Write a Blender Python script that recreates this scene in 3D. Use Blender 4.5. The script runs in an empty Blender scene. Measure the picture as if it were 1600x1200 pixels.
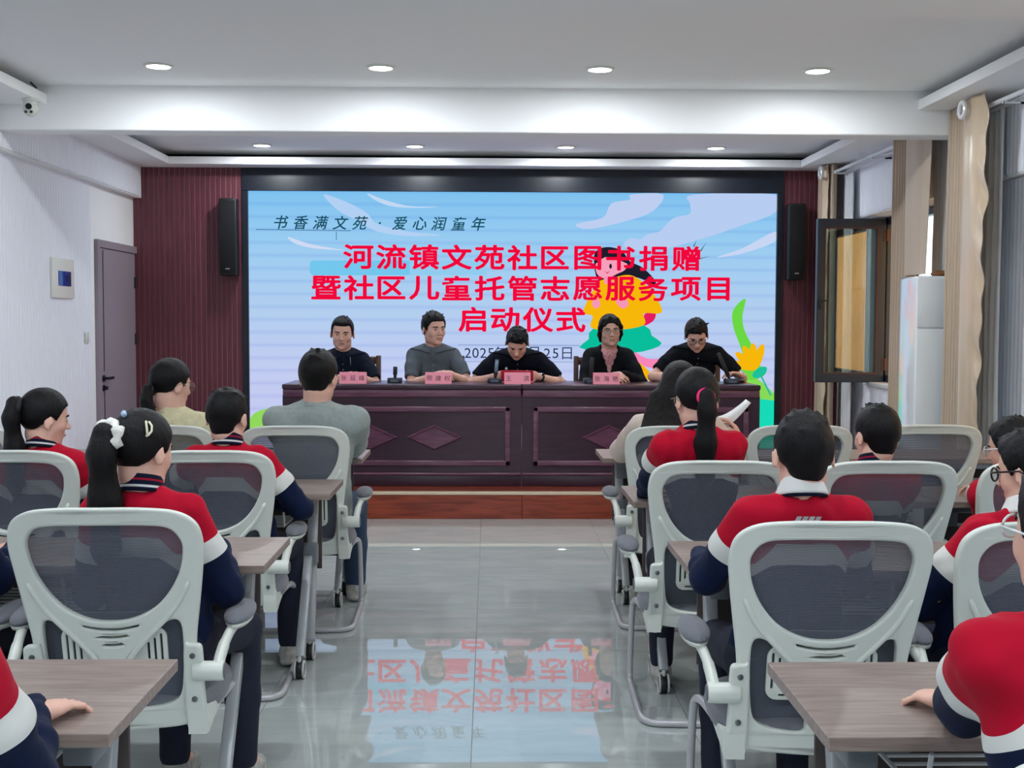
import bpy, bmesh, math, random
import numpy as np
import openvdb
from mathutils import Vector, Matrix
from mathutils.bvhtree import BVHTree
random.seed(7); np.random.seed(7)
SC = bpy.context.scene
COL = SC.collection

# ------------------------------------------------------------------ camera
F_PX, CAM_H = 1900.0, 1.46
_yaw, _pit, _rho = math.radians(1.05), math.atan(100/F_PX), 0.0035
_fw = Vector((math.sin(_yaw)*math.cos(_pit), math.cos(_yaw)*math.cos(_pit), -math.sin(_pit)))
_r = Vector((math.cos(_yaw), -math.sin(_yaw), 0)); _u = _r.cross(_fw)
_r, _u = _r*math.cos(_rho)+_u*math.sin(_rho), _u*math.cos(_rho)-_r*math.sin(_rho)
_C = Vector((0, 0, CAM_H))
cam = bpy.data.cameras.new('camera'); camo = bpy.data.objects.new('camera', cam); COL.objects.link(camo)
cam.sensor_width = 36; cam.lens = F_PX/1600*36; cam.clip_start = .05
camo.matrix_world = Matrix(((_r.x, _u.x, -_fw.x, 0), (_r.y, _u.y, -_fw.y, 0), (_r.z, _u.z, -_fw.z, CAM_H), (0, 0, 0, 1)))
SC.camera = camo
def _ray(x, y): return _fw + _r*((x-800)/F_PX) - _u*((y-600)/F_PX)
def PY(x, y, Y): d = _ray(x, y); return _C + d*(Y/d.y)
def PZ(x, y, z): d = _ray(x, y); return _C + d*((z-CAM_H)/d.z)

# ------------------------------------------------------------------ world, exposure
SC.view_settings.view_transform = 'Standard'; SC.view_settings.look = 'None'
SC.view_settings.gamma = 1; SC.view_settings.use_curve_mapping = False
SC.view_settings.exposure = 0.0
LAMP_W = 15
SC.cycles.diffuse_bounces = 7
SCREEN_E = 0.92
W = bpy.data.worlds.new('daylight'); SC.world = W; W.use_nodes = True
W.node_tree.nodes['Background'].inputs[0].default_value = (.80, .90, 1.0, 1)
W.node_tree.nodes['Background'].inputs[1].default_value = 3.0

_sun = bpy.data.lights.new('sun', 'SUN'); _sun.energy = 7; _sun.angle = .01; _sun.color = (1, .95, .86)
_so = bpy.data.objects.new('sun', _sun); COL.objects.link(_so); _so.rotation_euler = (0, math.radians(-48), math.radians(-12))

def lin(c):
    if isinstance(c, str): c = tuple(int(c[i:i+2], 16) for i in (0, 2, 4))
    return tuple(((v/255)/12.92 if v/255 <= .04045 else ((v/255+.055)/1.055)**2.4) for v in c[:3]) + (1,)

# ------------------------------------------------------------------ materials
MATS = {}
def mat(name, col, rough=.5, metal=0, bump=None, spec=.5, sheen=0, var=0, varscale=8, stretch=(1, 1, 1), trans=None, coat=0):
    """bump=(scale,strength[,stretch])"""
    if name in MATS: return MATS[name]
    m = bpy.data.materials.new(name); m.use_nodes = True; nt = m.node_tree; N = nt.nodes; L = nt.links
    b = N['Principled BSDF']; c = lin(col)
    b.inputs['Base Color'].default_value = c; b.inputs['Roughness'].default_value = rough
    b.inputs['Metallic'].default_value = metal; b.inputs['Specular IOR Level'].default_value = spec
    if sheen: b.inputs['Sheen Weight'].default_value = sheen
    if coat: b.inputs['Coat Weight'].default_value = coat; b.inputs['Coat Roughness'].default_value = .15
    tc = N.new('ShaderNodeTexCoord')
    def noise(scale, st, detail=4):
        mp = N.new('ShaderNodeMapping'); mp.inputs['Scale'].default_value = st
        nz = N.new('ShaderNodeTexNoise'); nz.inputs['Scale'].default_value = scale; nz.inputs['Detail'].default_value = detail
        L.new(tc.outputs['Object'], mp.inputs[0]); L.new(mp.outputs[0], nz.inputs['Vector']); return nz
    if var:
        nz = noise(varscale, stretch)
        mx = N.new('ShaderNodeMix'); mx.data_type = 'RGBA'
        mx.inputs[6].default_value = tuple(max(0, v*(1-var)) for v in c[:3])+(1,)
        mx.inputs[7].default_value = tuple(min(1, v*(1+var)) for v in c[:3])+(1,)
        rp = N.new('ShaderNodeMapRange'); rp.inputs[1].default_value = .3; rp.inputs[2].default_value = .7
        L.new(nz.outputs[0], rp.inputs[0]); L.new(rp.outputs[0], mx.inputs[0]); L.new(mx.outputs[2], b.inputs['Base Color'])
    if bump:
        nz = noise(bump[0], bump[2] if len(bump) > 2 else (1, 1, 1))
        bp = N.new('ShaderNodeBump'); bp.inputs['Strength'].default_value = bump[1]; bp.inputs['Distance'].default_value = .004
        L.new(nz.outputs[0], bp.inputs['Height']); L.new(bp.outputs[0], b.inputs['Normal'])
    MATS[name] = m; return m
def emis(name, col, s=1.0):
    if name in MATS: return MATS[name]
    m = bpy.data.materials.new(name); m.use_nodes = True; nt = m.node_tree
    nt.nodes.remove(nt.nodes['Principled BSDF']); e = nt.nodes.new('ShaderNodeEmission')
    e.inputs[0].default_value = lin(col); e.inputs[1].default_value = s
    nt.links.new(e.outputs[0], nt.nodes['Material Output'].inputs[0]); MATS[name] = m; return m
def wood(name, c1, c2, scale, stretch, rough=.45, coat=0, spec=.5):
    if name in MATS: return MATS[name]
    m = mat(name, c1, rough, spec=spec, coat=coat); nt = m.node_tree; N = nt.nodes; L = nt.links; b = N['Principled BSDF']
    tc = N.new('ShaderNodeTexCoord'); mp = N.new('ShaderNodeMapping'); mp.inputs['Scale'].default_value = stretch
    oi = N.new('ShaderNodeObjectInfo'); ad = N.new('ShaderNodeVectorMath'); ad.operation = 'ADD'
    cm = N.new('ShaderNodeCombineXYZ'); ml = N.new('ShaderNodeMath'); ml.operation = 'MULTIPLY'; ml.inputs[1].default_value = 7.3
    L.new(oi.outputs['Random'], ml.inputs[0]); L.new(ml.outputs[0], cm.inputs[0]); L.new(ml.outputs[0], cm.inputs[1]); L.new(ml.outputs[0], cm.inputs[2])
    L.new(tc.outputs['Object'], ad.inputs[0]); L.new(cm.outputs[0], ad.inputs[1]); L.new(ad.outputs[0], mp.inputs[0])
    nz = N.new('ShaderNodeTexNoise'); nz.inputs['Scale'].default_value = scale; nz.inputs['Detail'].default_value = 6; nz.inputs['Distortion'].default_value = .6
    L.new(mp.outputs[0], nz.inputs['Vector'])
    rp = N.new('ShaderNodeValToRGB'); rp.color_ramp.elements[0].color = lin(c1); rp.color_ramp.elements[1].color = lin(c2)
    rp.color_ramp.elements[0].position = .35; rp.color_ramp.elements[1].position = .65
    L.new(nz.outputs[0], rp.inputs[0]); L.new(rp.outputs[0], b.inputs['Base Color']); return m
def zoned(name, stops, rough=.8, bump=(22, .45), sheen=.03):
    """cloth coloured by the garment's own seam coordinate 'zone' (stops: [(value, colour)])"""
    if name in MATS: return MATS[name]
    m = mat(name, stops[0][1], rough, bump=bump, sheen=sheen, spec=.12); nt = m.node_tree; N = nt.nodes; L = nt.links; b = N['Principled BSDF']
    at = N.new('ShaderNodeAttribute'); at.attribute_name = 'zone'
    mr = N.new('ShaderNodeMapRange'); mr.inputs[1].default_value = -1; mr.inputs[2].default_value = 1
    rp = N.new('ShaderNodeValToRGB'); rp.color_ramp.interpolation = 'CONSTANT'; els = rp.color_ramp.elements
    els[0].position = 0; els[0].color = lin(stops[0][1])
    for i, (v, c) in enumerate(stops[1:]):
        e = els[1] if i == 0 else els.new(.5+v/2)
        e.position = .5+v/2; e.color = lin(c)
    L.new(at.outputs['Fac'], mr.inputs[0]); L.new(mr.outputs[0], rp.inputs[0]); L.new(rp.outputs[0], b.inputs['Base Color']); return m
def mesh_fabric(name, col, open_frac, pitch):
    """woven chair mesh: rows of threads with open gaps between them"""
    if name in MATS: return MATS[name]
    m = mat(name, col, .7, spec=.3); nt = m.node_tree; N = nt.nodes; L = nt.links; b = N['Principled BSDF']; out = N['Material Output']
    tc = N.new('ShaderNodeTexCoord'); sp = N.new('ShaderNodeSeparateXYZ'); L.new(tc.outputs['Object'], sp.inputs[0])
    a = N.new('ShaderNodeMath'); a.operation = 'MULTIPLY'; a.inputs[1].default_value = 1/pitch; L.new(sp.outputs[2], a.inputs[0])
    fr = N.new('ShaderNodeMath'); fr.operation = 'FRACT'; L.new(a.outputs[0], fr.inputs[0])
    lt = N.new('ShaderNodeMath'); lt.operation = 'LESS_THAN'; lt.inputs[1].default_value = open_frac; L.new(fr.outputs[0], lt.inputs[0])
    k = N.new('ShaderNodeMath'); k.operation = 'MULTIPLY'; k.inputs[1].default_value = .42; L.new(lt.outputs[0], k.inputs[0])
    tr = N.new('ShaderNodeBsdfTransparent'); mx = N.new('ShaderNodeMixShader')
    L.new(k.outputs[0], mx.inputs[0]); L.new(b.outputs[0], mx.inputs[1]); L.new(tr.outputs[0], mx.inputs[2]); L.new(mx.outputs[0], out.inputs[0]); return m
def glass(name, col=(235, 240, 240), rough=0.0, refl=.25):
    if name in MATS: return MATS[name]
    m = bpy.data.materials.new(name); m.use_nodes = True; nt = m.node_tree; N = nt.nodes; L = nt.links
    N.remove(N['Principled BSDF']); g = N.new('ShaderNodeBsdfGlossy'); g.inputs['Roughness'].default_value = rough
    t = N.new('ShaderNodeBsdfTransparent'); t.inputs[0].default_value = lin(col); fr = N.new('ShaderNodeLayerWeight'); fr.inputs[0].default_value = .5; pw = N.new('ShaderNodeMath'); pw.operation = 'POWER'; pw.inputs[1].default_value = 5; L.new(fr.outputs['Facing'], pw.inputs[0])
    ad = N.new('ShaderNodeMath'); ad.operation = 'ADD'; ad.inputs[1].default_value = refl; ad.use_clamp = True; L.new(pw.outputs[0], ad.inputs[0])
    mx = N.new('ShaderNodeMixShader'); L.new(ad.outputs[0], mx.inputs[0]); L.new(t.outputs[0], mx.inputs[1]); L.new(g.outputs[0], mx.inputs[2])
    L.new(mx.outputs[0], N['Material Output'].inputs[0]); MATS[name] = m; return m

M_white = lambda: mat('white_plaster', (238, 240, 241), .85, bump=(60, .05))
M_flute = lambda: mat('white_flute_panel', (234, 238, 246), .55)
M_plast = lambda: mat('white_plastic', (212, 217, 210), .38, bump=(300, .03))
M_greyfab = lambda: mat('grey_seat_fabric', (104, 107, 116), .9, bump=(220, .5, (1, .25, 1)), sheen=.2)
M_black = lambda: mat('black_plastic', (18, 20, 24), .45)
M_steel = lambda: mat('grey_tube_paint', (186, 186, 190), .3, .15)
M_skin = lambda: mat('skin', (222, 176, 158), .55, spec=.3, var=.06, varscale=25)
M_hair = lambda: mat('black_hair', (9, 9, 12), .45, bump=(60, .9, (5, 5, .35)), spec=.22)

# ------------------------------------------------------------------ object helpers
def link(o, parent=None):
    COL.objects.link(o)
    if parent is not None: o.parent = parent
    return o
def setp(o, label=None, cat=None, group=None, kind=None):
    if label: o['label'] = label
    if cat: o['category'] = cat
    if group: o['group'] = group
    if kind: o['kind'] = kind
    return o
def empty(name, loc, label=None, cat=None, group=None, rz=0):
    o = bpy.data.objects.new(name, None); o.location = loc; o.rotation_euler = (0, 0, rz); o.empty_display_size = .05
    link(o); return setp(o, label, cat, group)
def from_data(name, v, f, m, parent=None, smooth=False):
    me = bpy.data.meshes.new(name); me.from_pydata([tuple(p) for p in v], [], [tuple(q) for q in f]); me.update()
    if m: me.materials.append(m)
    if smooth: me.polygons.foreach_set('use_smooth', [True]*len(me.polygons))
    return link(bpy.data.objects.new(name, me), parent)
def dup(root, loc, rz=0, label=None, group=None):
    c = root.copy(); COL.objects.link(c); c.location = loc; c.rotation_euler = (0, 0, rz)
    if label: c['label'] = label
    if group: c['group'] = group
    def rec(src, dst):
        for ch in list(src.children):
            k = ch.copy(); COL.objects.link(k); k.parent = dst; rec(ch, k)
    rec(root, c); return c
class MB:
    """collects shapes into one bmesh = one mesh object"""
    def __init__(s): s.bm = bmesh.new()
    def box(s, lo, hi, bev=0, seg=2, M=None):
        bm = bmesh.new(); bmesh.ops.create_cube(bm, size=1)
        for v in bm.verts: v.co = Vector([(lo[i]+hi[i])/2+v.co[i]*(hi[i]-lo[i]) for i in range(3)])
        if bev: bmesh.ops.bevel(bm, geom=list(bm.edges), offset=bev, segments=seg, profile=.5, affect='EDGES')
        return s._merge(bm, M)
    def _merge(s, bm, M=None):
        if M is not None: bmesh.ops.transform(bm, matrix=M, verts=bm.verts)
        me = bpy.data.meshes.new('t'); bm.to_mesh(me); bm.free(); s.bm.from_mesh(me); bpy.data.meshes.remove(me); return s
    def cyl(s, a, b, r, r2=None, n=16, bev=0):
        a, b = Vector(a), Vector(b); d = b-a; bm = bmesh.new()
        bmesh.ops.create_cone(bm, cap_ends=True, segments=n, radius1=r, radius2=r if r2 is None else r2, depth=d.length)
        if bev: bmesh.ops.bevel(bm, geom=[e for e in bm.edges if abs(e.verts[0].co.z-e.verts[1].co.z) < 1e-6], offset=bev, segments=2, profile=.5, affect='EDGES')
        return s._merge(bm, Matrix.Translation((a+b)/2) @ d.to_track_quat('Z', 'Y').to_matrix().to_4x4())
    def ball(s, c, r, M=None, u=16, v=10):
        bm = bmesh.new(); bmesh.ops.create_uvsphere(bm, u_segments=u, v_segments=v, radius=1)
        T = Matrix.Translation(c) @ (M.to_4x4() if M else Matrix.Identity(4)) @ Matrix.Diagonal((*((r,)*3 if not hasattr(r, '__len__') else r), 1))
        return s._merge(bm, T)
    def tube(s, pts, r, n=8, cyc=False, caps=True, flat=None):
        pts = [Vector(p) for p in pts]; m = len(pts); rr = r if hasattr(r, '__len__') else [r]*m
        tg = []
        for i in range(m):
            a = pts[(i-1) % m] if (cyc or i > 0) else pts[i]; b = pts[(i+1) % m] if (cyc or i < m-1) else pts[i]
            tg.append((b-a).normalized())
        nrm = tg[0].orthogonal().normalized()
        if flat is not None: nrm = (Vector(flat[0])-tg[0]*tg[0].dot(Vector(flat[0]))).normalized()
        rings = []
        for i in range(m):
            if i: nrm = (nrm-tg[i]*nrm.dot(tg[i])).normalized()
            bn = tg[i].cross(nrm); k = flat[1] if flat is not None else 1
            rings.append([s.bm.verts.new(pts[i]+(nrm*math.cos(2*math.pi*j/n)*k+bn*math.sin(2*math.pi*j/n))*rr[i]) for j in range(n)])
        for i in range(m if cyc else m-1):
            A, B = rings[i], rings[(i+1) % m]
            for j in range(n): s.bm.faces.new((A[j], A[(j+1) % n], B[(j+1) % n], B[j]))
        if caps and not cyc:
            s.bm.faces.new(rings[0][::-1]); s.bm.faces.new(rings[-1])
        return s
    def grid(s, fn, nu, nv, cu=False):
        V = [[s.bm.verts.new(fn(i/nu, j/nv)) for j in range(nv+1)] for i in range(nu if cu else nu+1)]
        for i in range(nu):
            for j in range(nv):
                a, b = V[i], V[(i+1) % len(V)]
                s.bm.faces.new((a[j], b[j], b[j+1], a[j+1]))
        return s
    def prism(s, poly, fn, d0, d1):
        A = [s.bm.verts.new(fn(p, d0)) for p in poly]; B = [s.bm.verts.new(fn(p, d1)) for p in poly]; n = len(poly)
        s.bm.faces.new(A[::-1]); s.bm.faces.new(B)
        for i in range(n): s.bm.faces.new((A[i], A[(i+1) % n], B[(i+1) % n], B[i]))
        return s
    def build(s, name, m, parent=None, smooth=None, sub=0, solid=0):
        bmesh.ops.recalc_face_normals(s.bm, faces=s.bm.faces)
        me = bpy.data.meshes.new(name); s.bm.to_mesh(me); s.bm.free()
        if m: me.materials.append(m)
        if smooth is not False:
            me.polygons.foreach_set('use_smooth', [True]*len(me.polygons))
            if smooth is None: me.set_sharp_from_angle(angle=math.radians(35))
        o = link(bpy.data.objects.new(name, me), parent)
        if solid: md = o.modifiers.new('solid', 'SOLIDIFY'); md.thickness = solid; md.offset = 0
        if sub: md = o.modifiers.new('sub', 'SUBSURF'); md.levels = sub; md.render_levels = sub
        return o
def spline_pts(pts, n=6, closed=True):
    """Catmull-Rom through points"""
    P = [Vector(p) for p in pts]; m = len(P); out = []
    for i in range(m if closed else m-1):
        p0 = P[(i-1) % m] if closed or i > 0 else P[i]; p1 = P[i]; p2 = P[(i+1) % m]; p3 = P[(i+2) % m] if closed or i < m-2 else p2
        for k in range(n):
            t = k/n
            out.append(.5*((2*p1)+(p2-p0)*t+(2*p0-5*p1+4*p2-p3)*t*t+(3*p1-p0-3*p2+p3)*t**3))
    if not closed: out.append(P[-1])
    return out
def rrect(x0, z0, x1, z1, r, n=5):
    out = []
    for cx, cz, a0 in ((x1-r, z1-r, 0), (x0+r, z1-r, 90), (x0+r, z0+r, 180), (x1-r, z0+r, 270)):
        for k in range(n+1):
            a = math.radians(a0+90*k/n); out.append((cx+r*math.cos(a), cz+r*math.sin(a)))
    return out
def plate(loops, thick, bevel, res=2):
    """flat plate (in x,z) with holes, extruded in y and bevelled -> mesh"""
    c = bpy.data.curves.new('p', 'CURVE'); c.dimensions = '2D'; c.fill_mode = 'BOTH'; c.extrude = max(thick/2-bevel, .0001); c.bevel_depth = bevel; c.bevel_resolution = res; c.offset = -bevel
    for lp in loops:
        sp = c.splines.new('POLY'); sp.points.add(len(lp)-1); sp.use_cyclic_u = True
        for q, p in zip(sp.points, lp): q.co = (p[0], p[1], 0, 1)
    o = bpy.data.objects.new('p', c); COL.objects.link(o); dg = bpy.context.evaluated_depsgraph_get()
    me = bpy.data.meshes.new_from_object(o.evaluated_get(dg)); bpy.data.objects.remove(o); bpy.data.curves.remove(c)
    for v in me.vertices: v.co = (v.co.x, -v.co.z, v.co.y)
    return me
def mesh_to(name, me, m, parent=None, sharp=35):
    me.name = name; me.materials.clear(); me.materials.append(m)
    me.polygons.foreach_set('use_smooth', [True]*len(me.polygons)); me.set_sharp_from_angle(angle=math.radians(sharp))
    return link(bpy.data.objects.new(name, me), parent)
def text_mesh(body, h, offset=0, sx=1, extrude=0, shear=0):
    """glyphs centred on origin in x,z (facing -y); h = cap/em height in metres"""
    c = bpy.data.curves.new('t', 'FONT'); c.body = body; c.size = h; c.align_x = 'CENTER'; c.align_y = 'CENTER'; c.offset = offset; c.extrude = extrude; c.shear = shear
    c.resolution_u = 3
    o = bpy.data.objects.new('t', c); COL.objects.link(o); dg = bpy.context.evaluated_depsgraph_get()
    me = bpy.data.meshes.new_from_object(o.evaluated_get(dg)); bpy.data.objects.remove(o); bpy.data.curves.remove(c)
    if len(me.vertices):
        a = np.array([v.co for v in me.vertices]); lo, hi = a.min(0), a.max(0)
        for v in me.vertices: v.co = ((v.co.x-(lo[0]+hi[0])/2)*sx, -v.co.z, v.co.y-(lo[1]+hi[1])/2)
    return me
# ------------------------------------------------------------------ the room
XL, XR, YB, YF, ZC, ZS = -3.19, 3.16, 11.0, -3.6, 2.93, 2.81
def struct(name, mb, m, parent=None):
    o = mb.build(name, m, parent)
    if parent is None: o['kind'] = 'structure'
    return o
# floor: grout bed + polished tiles
fl = struct('floor', MB().box((XL-.1, YF, -.1), (XR+.1, YB+.2, -.004)), mat('grout', (150, 152, 150), .8))
tm = bpy.data.materials.new('polished_tile'); tm.use_nodes = True
def _tile(m):
    nt = m.node_tree; N = nt.nodes; L = nt.links; b = N['Principled BSDF']
    b.inputs['Roughness'].default_value = .012; b.inputs['IOR'].default_value = 2.1; b.inputs['Specular IOR Level'].default_value = .5
    tc = N.new('ShaderNodeTexCoord'); oi = N.new('ShaderNodeObjectInfo'); ml = N.new('ShaderNodeVectorMath'); ml.operation = 'SCALE'
    ad = N.new('ShaderNodeVectorMath'); ad.operation = 'ADD'
    L.new(oi.outputs['Location'], ml.inputs[0]); ml.inputs['Scale'].default_value = 3.7
    L.new(tc.outputs['Object'], ad.inputs[0]); L.new(ml.outputs[0], ad.inputs[1])
    mp = N.new('ShaderNodeMapping'); mp.inputs['Scale'].default_value = (1, 3.0, 1); L.new(ad.outputs[0], mp.inputs[0])
    nz = N.new('ShaderNodeTexNoise'); nz.inputs['Scale'].default_value = 2.2; nz.inputs['Detail'].default_value = 8; nz.inputs['Distortion'].default_value = 1.5
    L.new(mp.outputs[0], nz.inputs['Vector'])
    rp = N.new('ShaderNodeValToRGB'); rp.color_ramp.elements[0].position = .3; rp.color_ramp.elements[1].position = .7
    rp.color_ramp.elements[0].color = lin((172, 179, 178)); rp.color_ramp.elements[1].color = lin((186, 192, 190))
    L.new(nz.outputs[0], rp.inputs[0]); L.new(rp.outputs[0], b.inputs['Base Color'])
    n2 = N.new('ShaderNodeTexNoise'); n2.inputs['Scale'].default_value = 2.5; bp = N.new('ShaderNodeBump'); bp.inputs['Strength'].default_value = .004; bp.inputs['Distance'].default_value = .002
    L.new(ad.outputs[0], n2.inputs['Vector']); L.new(n2.outputs[0], bp.inputs['Height'])
_tile(tm)
TS = .79; j0 = 6.105; i0 = -.058
proto = MB().box((0, 0, -.01), (TS-.0022, TS-.0022, 0), .0012, 1).build('floor_tile', tm, fl)
first = True
for i in range(-4, 5):
    for j in range(-13, 4):
        x, y = i0+i*TS, j0+j*TS
        x0, x1, y1 = max(x, XL), min(x+TS, XR+.03), min(y+TS, 8.875)
        if x1-x0 < .03 or y < YF-.3 or y1-y < .03: continue
        if first: o = proto; first = False
        else: o = proto.copy(); COL.objects.link(o)
        o.location = (x0, y, 0); o.scale = ((x1-x0)/TS, (y1-y)/TS, 1)
# stage
red_wood = wood('red_brown_board', (110, 42, 26), (150, 66, 44), 3, (1.2, 9, 14), .3)
st = struct('floor_stage', MB().box((XL, 8.885, -.004), (XR+.03, YB+.05, .188)), mat('stage_core', (80, 40, 30), .6))
seams = [-3.19, -1.0, .24, 1.48, 3.19]
for a, b in zip(seams[:-1], seams[1:]):
    MB().box((a+.0015, 8.868, 0), (b-.0015, 8.886, .180), .001, 1).build('riser_board', red_wood, st)
for k in range(14):
    y0 = 8.905+k*.15
    if y0 > 10.95: break
    MB().box((XL, y0+.001, .187), (XR+.03, min(y0+.149, 11.0), .2), .001, 1).build('stage_plank', red_wood, st)
MB().box((XL, 8.862, .178), (XR+.03, 8.905, .2015), .004).build('nosing_strip', mat('cream_nosing', (214, 196, 170), .35, .2), st)
# walls
def flutes(name, parent, X, sgn, y0, y1, z0, z1, pitch=.052):
    """vertical rounded ribs on a wall facing +-x, one mesh"""
    mb = MB(); n = int((y1-y0)/pitch); seg = [(0, 0), (.06, .006), (.25, .0095), (.5, .0105), (.75, .0095), (.94, .006), (1, 0)]
    pr = []
    for k in range(n): pr += [(y0+(k+a)*pitch, X+sgn*d) for a, d in seg[:-1]]
    pr.append((y0+n*pitch, X))
    A = [mb.bm.verts.new((x, y, z0)) for y, x in pr]; B = [mb.bm.verts.new((x, y, z1)) for y, x in pr]
    for i in range(len(pr)-1): mb.bm.faces.new((A[i], A[i+1], B[i+1], B[i]))
    o = mb.build(name, M_flute(), parent, smooth=False); o['kind'] = 'stuff'; return o
wl = MB().box((XL-.15, YF, -.05), (XL, YB+.2, 3.0)); wl = struct('wall_left', wl, M_white())
flutes('fluted_panel', wl, XL, 1, YF, 9.86, 0, 2.54)
flutes('fluted_panel', wl, XL, 1, 10.99-.02, 11.0, 0, 2.54)
tl = struct('trim_1', MB().box((XL-.01, YF, 2.535), (-3.115, YB, ZS+.005)), M_white())
flutes('fluted_panel', tl, -3.115, 1, YF, YB-.01, 2.545, ZS)
wb = struct('wall_back', MB().box((XL-.15, YB+.02, -.05), (XR+.15, YB+.2, 3.0)), mat('dark_backing', (28, 24, 30), .8))
struct('wall_rear', MB().box((XL-.15, YF-.15, -.05), (XR+.15, YF, 3.0)), M_white())
# maroon slatted cladding either side of the screen
maroon = wood('maroon_slat', (88, 38, 50), (112, 52, 66), 5, (20, 20, .8), .5)
for (a, b, cap) in ((-3.185, -2.225, 'left'), (2.645, 3.15, 'right')):
    back = struct('trim_2' if cap == 'left' else 'trim_3', MB().box((a, YB-.006, .2), (b, YB+.02, ZS)), mat('maroon_groove', (160, 108, 116), .5))
    n = round((b-a)/.0465); p = (b-a)/n; pr0 = None
    for k in range(n):
        if pr0 is None:
            pr0 = MB().box((-p/2+.0045, -.006, .2), (p/2-.0045, 0, ZS), .0015, 1).build('slat', maroon, back); o = pr0
        else: o = pr0.copy(); COL.objects.link(o)
        o.location = (a+(k+.5)*p, YB-.006, 0)
# right wall with two window openings (y ranges), thick reveal
WZ0, WZ1 = .955, 2.315
wins = [(4.0, 6.6), (8.25, 10.06)]  # first opening is out of view, added to bring daylight in
mb = MB(); ys = [YF]+[v for w in wins for v in w]+[YB+.2]
for k in range(0, len(ys), 2): mb.box((XR, ys[k], -.05), (XR+.2, ys[k+1], 3.0))
for a, b in wins:
    mb.box((XR, a, -.05), (XR+.2, b, WZ0)); mb.box((XR, a, WZ1), (XR+.2, b, 3.0))
wr = struct('wall_right', mb, M_white())
for k in range(0, len(ys), 2): flutes('fluted_panel', wr, XR, -1, ys[k], min(ys[k+1], YB-.01), 0, WZ1)
for a, b in wins: flutes('fluted_panel', wr, XR, -1, a, b, 0, WZ0-.03)
tr_ = struct('trim_4', MB().box((3.10, YF, 2.325), (XR+.01, YB, ZS+.005)), M_white())
flutes('fluted_panel', tr_, 3.10, -1, YF, YB-.01, 2.335, ZS)
# ceiling
struct('ceiling', MB().box((XL-.1, YF, ZC), (XR+.1, YB+.1, ZC+.1)), M_white())
n = 5
for nm, lo, hi in (('left', (XL, YF, ZS), (-2.80, YB, ZS+.065)), ('right', (2.735, YF, ZS), (XR, YB, ZS+.065)), ('back', (-2.80, 10.74, ZS), (2.735, YB, ZS+.065))):
    struct('trim_%d' % n, MB().box(lo, hi, .004, 1), M_white()); n += 1
for k, (y, yt) in enumerate(((7.81, .205), (4.40, .425), (1.2, .4), (-1.9, .4))):
    struct('trim_%d' % n, MB().box((XL, y, 2.65), (XR, y+yt, ZC+.01), .006, 1), M_white()); n += 1
# downlights
def downlight():
    t = empty('ceiling_downlight', (0, 0, ZC), 'x', 'ceiling light', 'recessed ceiling downlights')
    pr = [(.066, -.002), (.069, -.010), (.083, -.008), (.088, -.003), (.088, 0), (.066, 0)]
    MB().grid(lambda a, b: Vector((pr[round(b*6) % 6][0]*math.cos(a*2*math.pi), pr[round(b*6) % 6][0]*math.sin(a*2*math.pi), pr[round(b*6) % 6][1])), 32, 6, True).build('trim_ring', M_plast(), t)
    MB().cyl((0, 0, -.0065), (0, 0, -.002), .067, n=32).build('diffuser', emis('downlight_glow', (255, 253, 248), 14), t)
    l = bpy.data.lights.new('downlight_lamp', 'AREA'); l.shape = 'DISK'; l.size = .13; l.energy = LAMP_W; l.color = (.90, .96, 1.0)
    lo = link(bpy.data.objects.new('downlight_lamp', l), t); lo.location = (0, 0, -.012)
    return t
dl = downlight(); used = False
for r, Y in enumerate((7.19, 10.40, 3.4, .2, -2.6)):
    for i, X in enumerate((-1.93, -.64, .64, 1.92)):
        nth = ('leftmost', 'second from left', 'second from right', 'rightmost')[i]
        lab = ['round recessed downlight in the nearer row, %s of four' % nth, 'round recessed downlight above the stage, %s of four' % nth, 'round downlight overhead out of view, %s row from the stage, %s' % (('first', 'second', 'third', 'fourth', 'fifth')[r], nth)][min(r, 2)]
        if not used: o = dl; used = True; o.location = (X, Y, ZC); o['label'] = lab
        else: dup(dl, (X, Y, ZC), 0, lab)
# dome camera under the left soffit
t = empty('security_camera', (PY(48, 163, 7.62).x, 7.62, ZS), 'small white dome security camera under the left ceiling edge', 'camera')
MB().cyl((0, 0, 0), (0, 0, -.018), .05, .055, 24).cyl((0, 0, -.018), (0, 0, -.04), .045, n=24).build('mount', M_plast(), t)
MB().ball((0, -.005, -.062), (.046, .046, .05)).build('dome', M_plast(), t)
MB().cyl((.005, -.045, -.055), (.006, -.054, -.055), .019, n=20).build('lens', mat('black_glass', (8, 8, 10), .08), t)
for sx in (-.014, .018): MB().cyl((sx, -.038, -.085), (sx, -.046, -.087), .009, n=12).build('sensor', mat('black_glass', (8, 8, 10), .08), t)
MB().tube([(.0, .02, 0), (.01, .0, .04), (.02, .04, .075), (-.02, .06, .11)], .006).build('cable', M_black(), t)
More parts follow.
